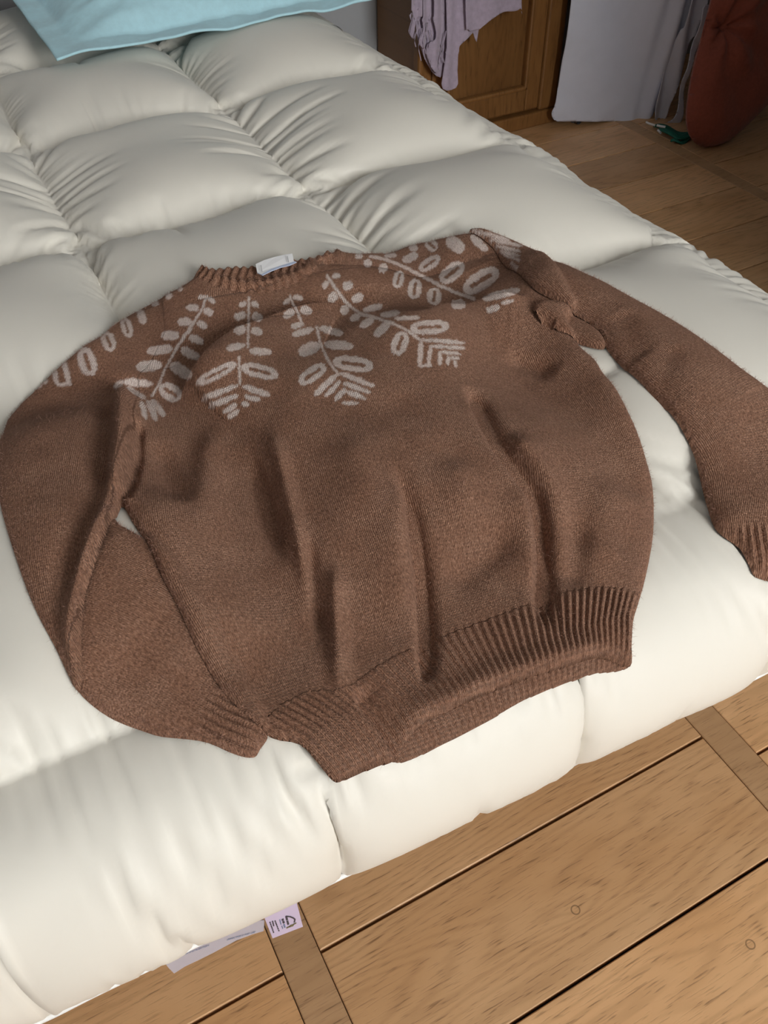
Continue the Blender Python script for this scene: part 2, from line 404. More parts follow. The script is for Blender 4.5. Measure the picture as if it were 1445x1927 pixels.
def line_sd(P):
    """distance to an open polyline, side (+ left of travel), relative place along it"""
    best = np.full(XX.shape, 1e9); side = np.zeros_like(XX); tt = np.zeros_like(XX)
    L = np.r_[0, np.cumsum(np.linalg.norm(np.diff(P, axis=0), axis=1))]; L /= L[-1]
    for k in range(len(P) - 1):
        a, b = P[k], P[k + 1]; d, t, _, _ = seg_d(a, b); m = d < best
        best[m] = d[m]; side[m] = np.sign((b[0] - a[0]) * (YY - a[1]) - (b[1] - a[1]) * (XX - a[0]))[m]
        tt[m] = (L[k] + t * (L[k + 1] - L[k]))[m]
    return np.sqrt(best), side, tt
def fold(px, h, wl, wr, e0=0.15, e1=0.15, off=0.014):
    """a ridge (h>0) or valley (h<0) along a line; wl / wr = reach to the left / right of its travel"""
    P = smooth_poly(onto(px, off), 4, False); d, s, t = line_sd(P)
    w_ = np.where(s > 0, wl, wr)
    taper = np.clip(t / max(e0, 1e-3), 0, 1) * np.clip((1 - t) / max(e1, 1e-3), 0, 1); taper = taper * taper * (3 - 2 * taper)
    if not np.isscalar(h): h = np.interp(t, np.linspace(0, 1, len(h)), h)
    return h * taper * np.exp(-(d / w_) ** 2)
def edge_round(sd, w_, p=2.0, g=None):
    g = GH if g is None else g
    sd = np.where(np.abs(sd) <= 0.56 * g, 0, sd)
    t = np.clip(sd / w_, 0, 1); return (1 - (1 - t) ** p) ** (1 / p)

LEFT_OUT = [(359, 520), (331, 537), (299, 552), (252, 577), (219, 595), (187, 620), (154, 639), (120, 667), (87, 697), (57, 727), (25, 759), (2, 797), (-9, 840), (-12, 890), (-6, 935), (2, 968), (20, 1027), (45, 1098), (68, 1150), (99, 1208), (120, 1253), (144, 1294)]
ROLL_R = [(156, 1266), (154, 1225), (156, 1167), (161, 1122), (171, 1088), (192, 1027), (205, 992), (217, 955), (224, 940)]
BODY_L = [(229, 940), (247, 972), (267, 1003), (284, 1033), (301, 1078), (322, 1119), (340, 1153), (370, 1220), (410, 1290), (450, 1335), (505, 1377), (562, 1393), (598, 1432), (629, 1467)]
HEM = [(660, 1458), (710, 1438), (742, 1427), (760, 1400), (795, 1370), (835, 1350), (910, 1315), (985, 1287), (1060, 1264), (1107, 1246), (1146, 1241), (1187, 1250)]
BODY_R = [(1190, 1215), (1194, 1161), (1204, 1126), (1219, 1072), (1233, 991), (1233, 917), (1223, 867), (1208, 816), (1184, 762), (1162, 721), (1137, 691), (1123, 668), (1098, 646), (1076, 619), (1066, 600), (1085, 575), (1060, 540), (1000, 480), (945, 447), (902, 433)]
TOP_R = [(874, 434), (837, 441), (794, 449), (760, 459), (726, 471), (684, 471), (647, 468), (631, 461)]
NECK = [(621, 477), (604, 485), (579, 497), (559, 510), (529, 520), (499, 528), (469, 531), (442, 528), (415, 522), (392, 508), (375, 499)]
FRONT = LEFT_OUT + ROLL_R + BODY_L + HEM + BODY_R + TOP_R + NECK
FOREARM = [(205, 968), (222, 980), (243, 991), (265, 1004), (300, 1030), (350, 1090), (420, 1210), (480, 1310), (503, 1372), (488, 1402), (474, 1419), (436, 1411), (390, 1391), (350, 1384), (300, 1379), (267, 1369), (212, 1348), (171, 1321), (144, 1294), (128, 1262), (135, 1160), (165, 1050)]
BACKHEM = [(1184, 1251), (1120, 1263), (1060, 1283), (985, 1314), (910, 1357), (850, 1388), (800, 1413), (775, 1425), (748, 1431), (728, 1420), (760, 1370), (835, 1315), (985, 1250), (1060, 1230), (1150, 1215)]
BACKNECK = [(380, 507), (405, 509), (420, 508), (442, 505), (470, 505), (500, 500), (530, 496), (554, 492), (579, 489), (600, 484), (622, 474), (620, 500), (560, 535), (500, 550), (440, 550), (395, 530)]
R_SLEEVE = [(880, 432), (905, 432), (938, 443), (985, 461), (1030, 473), (1090, 494), (1150, 520), (1215, 555), (1290, 597), (1350, 637), (1400, 675), (1445, 707), (1495, 752), (1530, 815), (1545, 890), (1540, 960), (1525, 1030), (1512, 1085), (1470, 1078), (1432, 1065), (1420, 1045), (1400, 1010), (1372, 990), (1352, 970), (1338, 930), (1325, 880), (1315, 840), (1300, 805), (1280, 770), (1250, 735), (1215, 700), (1180, 670), (1158, 648), (1144, 630), (1138, 618), (1128, 604), (1107, 590), (1068, 572), (1026, 552), (998, 533), (968, 506), (937, 476), (912, 449), (894, 437)]
UNDER = [(1004, 574), (1016, 562), (1035, 558), (1068, 564), (1105, 580), (1135, 600), (1146, 620), (1138, 629), (1110, 624), (1078, 615), (1052, 612), (1032, 603), (1014, 592)]
# ---- HEIGHTS START
def field(px, n=3, off=0.012):
    return poly_sd(smooth_poly(onto(px, off), n))
sd_fa, bx_fa, by_fa = field(FOREARM, off=0.008)
sd_bh, bx_bh, by_bh = field(BACKHEM, off=0.005)
sd_bn, bx_bn, by_bn = field(BACKNECK, off=0.006)
sd_fr, bx_fr, by_fr = field(FRONT)
sd_un, bx_un, by_un = field(UNDER, off=0.022)
sd_rs, bx_rs, by_rs = field(R_SLEEVE, off=0.018)
print('outlines', round(time.time() - T0, 1))
def blur2(a, k): return blur1(blur1(a, k, 0), k, 1)
# ---- heights, layer upon layer
T_fa = SUP + 0.002 + 0.010 * edge_round(sd_fa, 0.022)
T_fa += fold([(165, 1290), (230, 1240), (290, 1180), (330, 1120)], -0.003, 0.012, 0.02) * (sd_fa > 0)
hm_d, hm_s, hm_t = line_sd(smooth_poly(onto([(612, 1450)] + [(629, 1467)] + HEM, 0.010), 3, False))
T_bh = SUP + 0.001 + 0.0022 * edge_round(sd_bh, 0.006)
T_bn = SUP + 0.002 + 0.010 * edge_round(sd_bn, 0.008)
sup2 = np.where(sd_fa > 0, T_fa, SUP); sup2 = np.maximum(sup2, SUP + 0.0055 * np.exp(-(hm_d / 0.035) ** 2)); sup2 = np.maximum(sup2, np.where(sd_bn > 0, SUP + 0.006, SUP)); sup2 = blur2(sup2, 3)
sleeve_side = line_sd(onto([(300, 500), (310, 620), (262, 720), (254, 800), (200, 1000), (120, 1320)], 0.014))   # + = body side
on_sleeve = sleeve_side[1] < 0
wide = np.where(on_sleeve, 0.045, 0.016)
wide = np.where((hm_d < 0.03) & (hm_t > 0.12), 0.006, wide); wide = blur2(wide, 8)
RELIEF = [
    ([(258, 790), (255, 850), (244, 905), (228, 938)], -0.012, 0.006, 0.004, 0.15, 0.02),  # a line along the fold, height, reach left and right of its travel, tapers
    ([(332, 754), (352, 738), (380, 715), (420, 682), (455, 662), (500, 645), (545, 622), (595, 606), (650, 602), (720, 606), (790, 602), (850, 594), (910, 586), (960, 574), (1010, 560)], (0.014, 0.024, 0.027, 0.026, 0.022, 0.015, 0.011, 0.011, 0.014, 0.016, 0.014), 0.009, 0.050, 0.06, 0.08),
    ([(205, 732), (225, 716), (255, 717), (290, 727), (325, 748)], 0.006, 0.020, 0.011, 0.3, 0.3),
    ([(230, 728), (236, 770), (236, 830), (228, 880), (213, 930), (197, 975), (180, 1020), (166, 1060), (152, 1110), (142, 1160), (138, 1210), (140, 1262)], 0.015, 0.012, 0.010, 0.08, 0.05),
    ([(206, 745), (196, 800), (190, 860), (188, 920), (165, 975), (140, 1020), (125, 1080), (112, 1140), (108, 1200)], -0.008, 0.008, 0.014, 0.15, 0.2),
    ([(408, 780), (397, 850), (392, 930), (400, 1000), (420, 1060)], 0.008, 0.016, 0.014, 0.3, 0.4),
    ([(462, 830), (485, 890), (505, 950), (520, 1010), (532, 1070)], -0.011, 0.006, 0.013, 0.4, 0.4),
    ([(500, 790), (525, 870), (543, 950), (566, 1040), (588, 1110), (610, 1170)], 0.009, 0.009, 0.007, 0.3, 0.3),
    ([(572, 1000), (584, 1050), (596, 1140), (615, 1215)], -0.007, 0.006, 0.006, 0.3, 0.3),
    ([(618, 1040), (628, 1080), (633, 1170), (638, 1270), (646, 1330)], 0.008, 0.008, 0.007, 0.3, 0.3),
    ([(740, 860), (762, 930), (776, 1000), (785, 1070), (791, 1146), (796, 1250), (800, 1300)], -0.014, 0.010, 0.004, 0.35, 0.15),
    ([(760, 900), (745, 1000), (750, 1100), (765, 1200)], 0.006, 0.010, 0.022, 0.3, 0.3),
    ([(880, 720), (898, 758), (933, 828), (979, 886), (1008, 940), (1018, 1030), (1019, 1118), (1028, 1195)], -0.014, 0.011, 0.006, 0.12, 0.15),
    ([(950, 810), (990, 860), (1029, 930), (1040, 1010), (1042, 1090)], 0.008, 0.020, 0.009, 0.2, 0.3),
    ([(960, 900), (990, 960), (1000, 1040), (1000, 1120)], 0.006, 0.006, 0.020, 0.3, 0.3),
    ([(830, 1110), (880, 1070), (940, 1020), (985, 990)], -0.005, 0.016, 0.016, 0.3, 0.3),
    ([(1170, 900), (1135, 1000), (1108, 1100)], 0.007, 0.03, 0.02, 0.3, 0.3),
    ([(1075, 960), (1085, 1040), (1070, 1120)], -0.005, 0.012, 0.012, 0.3, 0.3),
    ([(664, 1300), (690, 1335), (720, 1375), (748, 1420)], -0.010, 0.012, 0.003, 0.15, 0.02),
    ([(300, 900), (330, 1000), (400, 1140), (480, 1260)], 0.006, 0.03, 0.03, 0.3, 0.3),
    ([(290, 820), (310, 880), (350, 960)], -0.006, 0.012, 0.012, 0.3, 0.3),
    ([(950, 660), (1000, 680), (1060, 690)], -0.006, 0.010, 0.016, 0.3, 0.3),
    ([(560, 720), (680, 760), (820, 740)], -0.004, 0.02, 0.03, 0.3, 0.3),
    ([(650, 800), (680, 900), (690, 1000)], 0.005, 0.02, 0.02, 0.4, 0.4),
    ([(860, 850), (870, 930), (880, 1000)], 0.005, 0.02, 0.02, 0.4, 0.4),
]
rel = sum(fold(r[0], np.multiply(r[1], 1.25) if not np.isscalar(r[1]) else r[1] * 1.5, *r[2:]) for r in RELIEF)
rel += 0.0035 * vnoise(XX * 22, YY * 22, 61, 2)
T_fr = sup2 + 0.002 + (0.011 + rel * 1.0) * edge_round(sd_fr, wide) + np.maximum(rel, 0) * 0.0
lip = np.clip((hm_t - 0.20) / 0.12, 0, 1) * np.clip((0.97 - hm_t) / 0.15, 0, 1)      # the front hem stands off the back one
T_fr = np.maximum(T_fr, sup2 + 0.0025) + 0.010 * lip * np.exp(-(hm_d / 0.016) ** 2)
sup3 = blur2(np.where(sd_fr > 0, T_fr, SUP), 2)
T_un = sup3 + 0.002 + 0.009 * edge_round(sd_un, 0.012)
T_un += fold([(1010, 572), (1008, 588), (1020, 604), (1040, 611), (1054, 606)], 0.007, 0.004, 0.005, off=0.025) + fold([(1024, 586), (1036, 598), (1046, 600)], -0.006, 0.004, 0.004, off=0.025)
sup4 = blur2(np.where(sd_un > 0, np.minimum(T_un, SUP + 0.024), np.where(sd_fr > 0, np.minimum(T_fr, SUP + 0.020), SUP)), 3)
T_rs = sup4 + 0.002 + 0.019 * edge_round(sd_rs, 0.05) + 0.003 * vnoise(XX * 18, YY * 18, 77, 2) * np.clip(sd_rs / 0.02, 0, 1)
T_rs += fold([(1170, 575), (1185, 620), (1215, 660)], -0.004, 0.014, 0.014, off=0.025) + fold([(1270, 640), (1250, 700), (1262, 745)], -0.003, 0.014, 0.014, off=0.025)
print('heights', round(time.time() - T0, 1))

# ---- stitch directions: rows of the body from the hem to the neck, given by their two ends
ROWS = [((629, 1467), (1187, 1250)), ((562, 1393), (1194, 1155)), ((450, 1335), (1219, 1072)), ((340, 1153), (1233, 960)), ((267, 1003), (1208, 816)), ((252, 850), (1137, 691)), ((240, 770), (1050, 590)), ((275, 660), (900, 500)), ((352, 536), (628, 500)), ((375, 499), (631, 461))]
RA = onto([r[0] for r in ROWS], 0.013); RB = onto([r[1] for r in ROWS], 0.013)
mid = (RA + RB) / 2; rl = np.r_[0, np.cumsum(np.linalg.norm(np.diff(mid, axis=0), axis=1))]
bu = np.full(XX.shape, 0.5); bv = np.zeros_like(XX); brow = np.full(XX.shape, -1.0); got = np.zeros(XX.shape, bool)
for k in range(len(ROWS) - 1):
    A0, B0, A1, B1 = RA[k], RB[k], RA[k + 1], RB[k + 1]
    u = np.full(XX.shape, 0.5); v = np.full(XX.shape, 0.5)
    for _ in range(7):
        a = 1 - v; fx = (1 - u) * (a * A0[0] + v * A1[0]) + u * (a * B0[0] + v * B1[0]) - XX
        fy = (1 - u) * (a * A0[1] + v * A1[1]) + u * (a * B0[1] + v * B1[1]) - YY
        ux = a * (B0[0] - A0[0]) + v * (B1[0] - A1[0]); uy = a * (B0[1] - A0[1]) + v * (B1[1] - A1[1])
        vx = (1 - u) * (A1[0] - A0[0]) + u * (B1[0] - B0[0]); vy = (1 - u) * (A1[1] - A0[1]) + u * (B1[1] - B0[1])
        det = ux * vy - uy * vx; det = np.where(np.abs(det) < 1e-7, 1e-7, det)
        u = np.clip(u - (fx * vy - fy * vx) / det, -2, 3); v = np.clip(v - (fy * ux - fx * uy) / det, -3, 4)
    ok = (v >= 0 if k else v > -9) & (v < 1 if k < len(ROWS) - 2 else v < 9) & ~got & (np.abs(fx) + np.abs(fy) < 1e-3)
    bu[ok] = u[ok]; bv[ok] = (rl[k] + v * (rl[k + 1] - rl[k]))[ok]; brow[ok] = (k + v)[ok]; got |= ok
def along(px, off):
    P = smooth_poly(onto(px, off), 5, False); d, s, t = line_sd(P)
    return d * s, t * np.linalg.norm(np.diff(P, axis=0), axis=1).sum()
lsu, lsv = along([(360, 530), (270, 610), (170, 720), (110, 830), (90, 950), (100, 1080), (130, 1200), (150, 1300)], 0.014)
fau, fav = along([(90, 1180), (160, 1220), (250, 1270), (340, 1330), (420, 1375), (487, 1402), (520, 1420)], 0.009)
rsu, rsv = along([(870, 430), (950, 470), (1060, 530), (1180, 600), (1300, 690), (1390, 780), (1440, 880), (1465, 980), (1478, 1060), (1482, 1120)], 0.02)
W_CHEST = 0.46
knit_u = np.where(brow > 7.6, (bu - 0.5) * W_CHEST * 0.38, np.where(brow > 6.7, (bu - 0.5) * W_CHEST * 0.66, (bu - 0.5) * W_CHEST)); knit_v = bv
knit_u = np.where(on_sleeve & (brow < 7.9), lsu, knit_u); knit_v = np.where(on_sleeve & (brow < 7.9), lsv, knit_v)
# ribs are relief, not print
hem_w = np.clip((0.058 - hm_d) / 0.008, 0, 1) * ~on_sleeve; nk_d, nk_s, nk_t = line_sd(smooth_poly(onto(NECK, 0.012), 4, False))
col_w = np.clip((0.0185 - nk_d) / 0.004, 0, 1) * np.clip((nk_t - 0.001) / 0.01, 0.4, 1) * np.clip((0.999 - nk_t) / 0.01, 0.4, 1)
T_fr = T_fr + 0.0019 * hem_w * np.cos(2 * math.pi * bu * 50) * np.clip(sd_fr / 0.004, 0, 1) + (0.0019 * np.cos(2 * math.pi * nk_t * 19) + 0.0035 * np.clip(1 - nk_d / 0.016, 0, 1)) * col_w * np.clip(sd_fr / 0.003, 0.3, 1)
hem_any = np.clip((1.15 - brow) / 0.2, 0, 1)
T_bh = T_bh + 0.0009 * np.cos(2 * math.pi * bu * 50) * np.clip(sd_bh / 0.003, 0, 1)
T_bn = T_bn + 0.0016 * np.cos(2 * math.pi * bu * 17)
cuf_l = np.clip((fav - fav[(np.abs(XX - onto([(375, 1340)], 0.01)[0, 0]) < GH) & (np.abs(YY - onto([(375, 1340)], 0.01)[0, 1]) < GH)].mean()) / 0.006, 0, 1)
T_fa = T_fa + 0.0017 * cuf_l * np.cos(2 * math.pi * fau / 0.0062) * np.clip(sd_fa / 0.004, 0, 1)
rs_c = onto([(1400, 975)], 0.02)[0]; v_c = rsv[(np.abs(XX - rs_c[0]) < GH) & (np.abs(YY - rs_c[1]) < GH)].mean()
cuf_r = np.clip((rsv - v_c) / 0.008, 0, 1)
T_rs = T_rs + 0.0018 * cuf_r * np.cos(2 * math.pi * rsu / 0.0068) * np.clip(sd_rs / 0.004, 0, 1)

# ---- the pale leaf sprays knitted into the yoke: (x0, y0, x1, y1, half width, hollow)
def reg(s, ox, oy): return lambda l: [tuple([ox + a[0] / s, oy + a[1] / s, ox + a[2] / s, oy + a[3] / s, a[4] / s, a[5] if len(a) > 5 else 0]) for a in l]
def stem(pts, w_): return [(*a, *b, w_) for a, b in zip(pts[:-1], pts[1:])]
r1 = reg(4.014, 0, 490); r2 = reg(4.014, 330, 450); r3 = reg(3.524, 590, 420)
MOT = r1(stem([(1370, 190), (1200, 258), (1010, 355), (900, 418), (760, 528), (600, 618), (470, 728), (340, 848)], 7) + [
    (1350, 200, 1368, 232, 20), (1265, 250, 1285, 290, 26), (1160, 298, 1178, 345, 28), (1050, 370, 1090, 475, 30), (935, 435, 980, 580, 40, 1), (795, 545, 845, 680, 50, 1), (625, 665, 690, 865, 66, 1),
    (400, 800, 430, 935, 20), (475, 745, 525, 935, 22), (430, 938, 540, 938, 14), (335, 880, 345, 940, 16), (300, 920, 310, 955, 18), (250, 950, 300, 955, 10)]
    + stem([(1445, 515), (1370, 610), (1290, 740), (1240, 830), (1200, 940), (1150, 1020)], 9) + [
    (1345, 465, 1440, 462, 32), (1220, 570, 1350, 565, 34), (1115, 690, 1300, 662, 36), (1030, 808, 1220, 785, 42), (1290, 785, 1430, 870, 44), (1215, 950, 1360, 1040, 62, 1),
    (860, 960, 930, 915, 22), (930, 915, 1150, 935, 30), (960, 960, 1100, 1040, 18), (1065, 1060, 1105, 1200, 20), (1115, 1060, 1180, 1210, 22), (1145, 1050, 1245, 1180, 24)])
MOT += r2(stem([(238, 430), (200, 530), (130, 640), (60, 740), (0, 830)], 9) + [
    (170, 445, 225, 432, 16), (245, 440, 300, 480, 18), (85, 515, 175, 520, 28), (215, 535, 285, 565, 26), (25, 622, 120, 625, 25), (165, 625, 235, 662, 26), (105, 735, 210, 785, 28), (45, 830, 175, 900, 34), (0, 960, 120, 1040, 40)]
    + stem([(553, 440), (553, 600), (548, 820)], 9) + stem([(480, 890), (487, 1090)], 9) + [
    (480, 502, 535, 482, 20), (572, 482, 630, 505, 20), (445, 592, 530, 568, 30), (578, 572, 655, 605, 32), (445, 702, 530, 672, 32), (575, 682, 655, 712, 30), (385, 830, 525, 798, 26), (560, 845, 725, 852, 28),
    (165, 1090, 455, 940, 42, 1), (505, 965, 770, 1030, 52, 1), (205, 1205, 470, 1105, 22), (260, 1262, 470, 1180, 22), (505, 1110, 715, 1178, 22), (520, 1190, 640, 1212, 18), (360, 1312, 465, 1245, 22), (395, 1350, 480, 1295, 20), (495, 1232, 555, 1258, 18)]
    + stem([(865, 430), (920, 550), (962, 645)], 9) + stem([(1065, 665), (1100, 800), (1160, 930), (1230, 1020)], 10) + [
    (815, 488, 868, 452, 18), (892, 432, 960, 452, 20), (820, 588, 895, 540, 30), (945, 522, 1025, 550, 34), (875, 662, 955, 642, 22), (885, 722, 1045, 680, 24), (1092, 672, 1265, 715, 28), (935, 865, 1085, 795, 46), (1128, 790, 1340, 812, 34), (940, 1085, 1130, 955, 52, 1),
    (1050, 1180, 1215, 1025, 24), (1130, 1190, 1245, 1075, 18), (1205, 1215, 1285, 1130, 20), (1250, 1015, 1500, 1110, 20), (1270, 1085, 1470, 1160, 18), (1290, 1150, 1440, 1205, 18), (1260, 1238, 1380, 1240, 14)])
MOT += r3([(135, 915, 390, 950, 50, 1)] + stem([(90, 350), (150, 440), (230, 540), (310, 600), (420, 630), (530, 665), (620, 710), (700, 770)], 10) + [
    (122, 352, 178, 346, 18), (62, 430, 95, 382, 18), (192, 422, 258, 405, 28), (105, 520, 148, 465, 30), (255, 510, 330, 485, 28), (188, 600, 222, 550, 26), (332, 580, 455, 546, 20), (245, 640, 305, 612, 24), (312, 688, 395, 632, 26), (445, 610, 570, 592, 20), (405, 748, 498, 662, 28), (535, 632, 700, 625, 15), (545, 870, 598, 725, 52, 1), (645, 700, 895, 680, 46, 1),
    (715, 780, 703, 945, 18), (715, 772, 1000, 792, 14), (775, 822, 763, 940, 14), (775, 815, 1000, 828, 12), (703, 945, 775, 945, 10), (838, 855, 838, 940, 14), (838, 852, 975, 868, 12), (890, 890, 890, 940, 12), (890, 890, 960, 897, 10), (940, 920, 942, 942, 10)]
    + stem([(380, 220), (480, 240), (600, 290), (720, 350), (850, 420), (980, 475), (1060, 500)], 11) + [
    (278, 222, 325, 216, 18), (342, 285, 375, 245, 26), (445, 325, 478, 270, 28), (472, 216, 548, 212, 16), (550, 425, 575, 318, 36, 1), (592, 252, 690, 206, 28), (662, 500, 680, 372, 44, 1), (705, 308, 832, 225, 38, 1), (797, 540, 802, 430, 46, 1), (845, 385, 990, 270, 52, 1), (960, 570, 962, 505, 46), (1000, 450, 1220, 312, 60, 1), (1125, 502, 1365, 442, 26), (1145, 580, 1235, 552, 22), (1245, 530, 1330, 512, 12),
    (530, 166, 568, 166, 16), (632, 152, 688, 170, 24), (750, 120, 815, 172, 38, 1), (888, 98, 990, 185, 44), (1045, 85, 1150, 180, 26)])
MOT_S = r3([(1050, 48, 1300, 112, 14), (1165, 108, 1385, 152, 13), (1200, 150, 1372, 188, 13), (1232, 186, 1366, 218, 13), (1270, 215, 1360, 243, 11), (1312, 265, 1345, 295, 11)])
def motif(T, prims):
    px, py = project(XX, YY, blur2(T, 2))
    px = px + 2.6 * vnoise(XX * 420, YY * 420, 91, 1); py = py + 3.2 * vnoise(XX * 420, YY * 420, 92, 1)
    m = np.zeros(XX.shape)
    for x0, y0, x1, y1, hw, hol in [(*p, 0)[:6] for p in prims]:
        k = (px > min(x0, x1) - hw - 8) & (px < max(x0, x1) + hw + 8) & (py > min(y0, y1) - hw - 8) & (py < max(y0, y1) + hw + 8)
        if not k.any(): continue
        a = px[k]; b = py[k]; dx, dy = x1 - x0, y1 - y0; L2 = dx * dx + dy * dy + 1e-9; L = math.sqrt(L2)
        t = ((a - x0) * dx + (b - y0) * dy) / L2; q = np.abs((a - x0) * dy - (b - y0) * dx) / L
        if hw > 3.2 and L > 1.2 * hw:                              # leaf: pointed oval
            e = np.abs(t - 0.5) * 2; e = np.maximum(e - 0.05, 0); w_ = hw * np.sqrt(np.clip(1 - e ** 2.6, 0, 1)); d = q - w_; d = np.where(e >= 1, 9, d)
            if hol: d = np.maximum(d, 0.24 * hw - np.hypot(q, np.maximum(np.abs(t - 0.5) - 0.27, 0) * L) )
        else:
            tc = np.clip(t, 0, 1); d = np.hypot(a - x0 - tc * dx, b - y0 - tc * dy) - hw
        m[k] = np.maximum(m[k], np.clip(0.5 - d / 2.2, 0, 1))
    return m
mo_fr = motif(T_fr, MOT); mo_rs = motif(T_rs, MOT_S)
print('motifs', round(time.time() - T0, 1))

# ---- wool
def wool():
    m, nt, b = mat('brown_wool'); L = nt.links.new
    uv = N(nt, 'ShaderNodeUVMap', uv_map='knit'); sx = N(nt, 'ShaderNodeSeparateXYZ'); L(uv.outputs[0], sx.inputs[0])
    tc = N(nt, 'ShaderNodeTexCoord')
    wob = N(nt, 'ShaderNodeTexNoise'); setin(wob, Scale=160.0, Detail=2.0); L(tc.outputs['Object'], wob.inputs['Vector'])
    wo = math_(nt, 'MULTIPLY', math_(nt, 'SUBTRACT', wob.outputs[0], 0.5), 0.5)
    a = math_(nt, 'ADD', math_(nt, 'DIVIDE', sx.outputs[0], 0.0033), wo)
    fa = math_(nt, 'ABSOLUTE', math_(nt, 'SUBTRACT', math_(nt, 'FRACT', a), 0.5))
    t = math_(nt, 'ADD', math_(nt, 'DIVIDE', sx.outputs[1], 0.0025), math_(nt, 'MULTIPLY', fa, 1.3))
    cross = math_(nt, 'SUBTRACT', 1.0, math_(nt, 'ABSOLUTE', math_(nt, 'SUBTRACT', math_(nt, 'MULTIPLY', fa, 4.0), 1.0)))
    al = math_(nt, 'ADD', 0.5, math_(nt, 'MULTIPLY', math_(nt, 'SINE', math_(nt, 'MULTIPLY', math_(nt, 'ADD', t, wo), 2 * math.pi)), 0.5))
    hh = math_(nt, 'MULTIPLY', cross, math_(nt, 'ADD', 0.45, math_(nt, 'MULTIPLY', al, 0.55)))
    fz = N(nt, 'ShaderNodeTexNoise'); setin(fz, Scale=900.0, Detail=4.0, Roughness=0.7); L(tc.outputs['Object'], fz.inputs['Vector'])
    pat = N(nt, 'ShaderNodeTexNoise'); setin(pat, Scale=28.0, Detail=3.0); L(tc.outputs['Object'], pat.inputs['Vector'])
    fuzzy = ramp(nt, pat.outputs[0], [(0.38, (0.45, 0.45, 0.45)), (0.58, (1, 1, 1))])          # felted patches hide the stitches
    hgt = math_(nt, 'ADD', math_(nt, 'MULTIPLY', hh, fuzzy), math_(nt, 'MULTIPLY', fz.outputs[0], 0.9))
    bp = N(nt, 'ShaderNodeBump'); setin(bp, Strength=1.0, Distance=0.0016); L(hgt, bp.inputs['Height']); L(bp.outputs[0], b.inputs['Normal'])
    fl = N(nt, 'ShaderNodeTexNoise'); setin(fl, Scale=1500.0, Detail=2.0, Roughness=0.8); L(tc.outputs['Object'], fl.inputs['Vector'])
    mp = N(nt, 'ShaderNodeTexNoise'); setin(mp, Scale=420.0, Detail=3.0); L(tc.outputs['Object'], mp.inputs['Vector'])
    leg = N(nt, 'ShaderNodeCombineXYZ'); L(math_(nt, 'MULTIPLY', a, 2.0), leg.inputs[0]); L(t, leg.inputs[1])
    ln = N(nt, 'ShaderNodeTexNoise'); setin(ln, Scale=0.9, Detail=2.0, Roughness=0.7); L(leg.outputs[0], ln.inputs['Vector'])
    tone = math_(nt, 'ADD', math_(nt, 'MULTIPLY', ln.outputs[0], 0.5), math_(nt, 'ADD', math_(nt, 'MULTIPLY', pat.outputs[0], 0.25), math_(nt, 'MULTIPLY', mp.outputs[0], 0.25)))
    c = ramp(nt, tone, [(0.37, (0.150, 0.068, 0.040)), (0.50, (0.300, 0.150, 0.094)), (0.63, (0.50, 0.275, 0.185))])
    c = mixc(nt, math_(nt, 'MULTIPLY', ramp(nt, fl.outputs[0], [(0.62, (0, 0, 0)), (0.74, (1, 1, 1))]), 0.5), c, (0.50, 0.34, 0.26))
    at = N(nt, 'ShaderNodeAttribute', attribute_name='motif')
    pk = ramp(nt, tone, [(0.36, (0.64, 0.51, 0.47)), (0.5, (0.86, 0.73, 0.68)), (0.64, (0.93, 0.85, 0.81))])
    c = mixc(nt, math_(nt, 'MULTIPLY', at.outputs['Fac'], 0.93), c, pk)
    L(c, b.inputs['Base Color']); setin(b, Roughness=0.95); b.inputs['Specular IOR Level'].default_value = 0.15
    b.inputs['Sheen Weight'].default_value = 0.18; b.inputs['Sheen Roughness'].default_value = 0.6; b.inputs['Sheen Tint'].default_value = (0.75, 0.55, 0.45, 1)
    return m
M['wool'] = wool()
sweater = empty('sweater', (0.32, 0.55, 0.70))
tag(sweater, 'brown knitted wool sweater with pale leaf yoke lying spread on the duvet', 'sweater')
def piece(name, T, sd, bx, by, u, v, mo=None, sel=None, parent=None, label=None):
    keep = sd > -0.55 * GH; sn = np.abs(sd) <= 0.55 * GH
    px = np.where(sn, bx, XX); py = np.where(sn, by, YY)
    V = np.stack([px, py, T], -1).reshape(-1, 3)
    gxn = np.gradient(T, GH, axis=0); gyn = np.gradient(T, GH, axis=1)
    nn = np.stack([-gxn, -gyn, np.ones_like(T)], -1).reshape(-1, 3); nn /= np.linalg.norm(nn, axis=1)[:, None]
    F = grid_faces(*T.shape)
    if sel is not None: F = F[sel.ravel()[F[:, 0]]]
    F, F3 = trim(F, keep.ravel())
    used = np.unique(np.r_[F.ravel(), F3.ravel()]); mp = np.full(len(V), -1); mp[used] = np.arange(len(used))
    me = mesh_np(name, V[used], mp[F], mp[F3])
    uvl = me.uv_layers.new(name='knit'); li = np.r_[F.ravel(), F3.ravel()]
    uvl.data.foreach_set('uv', np.stack([u.ravel()[li], v.ravel()[li]], -1).astype(np.float32).ravel())
    at = me.attributes.new('motif', 'FLOAT', 'POINT'); at.data.foreach_set('value', (np.zeros(len(used)) if mo is None else mo.ravel()[used]).astype(np.float32))
    o = link(name, me, M['wool'], smooth=True)
    me.normals_split_custom_set_from_vertices(nn[used].tolist())
    if label: o['label'] = label
    o.parent = parent
    o.location = -Vector(sweater.location) if parent is sweater else (0, 0, 0)
    return o
is_hem = (hm_d < 0.054) & ~on_sleeve; is_col = nk_d < 0.0175; is_slv = on_sleeve & ~is_col; is_bod = ~is_hem & ~is_col & ~is_slv
piece('body', T_fr, sd_fr, bx_fr, by_fr, knit_u, knit_v, mo_fr, is_bod, sweater)
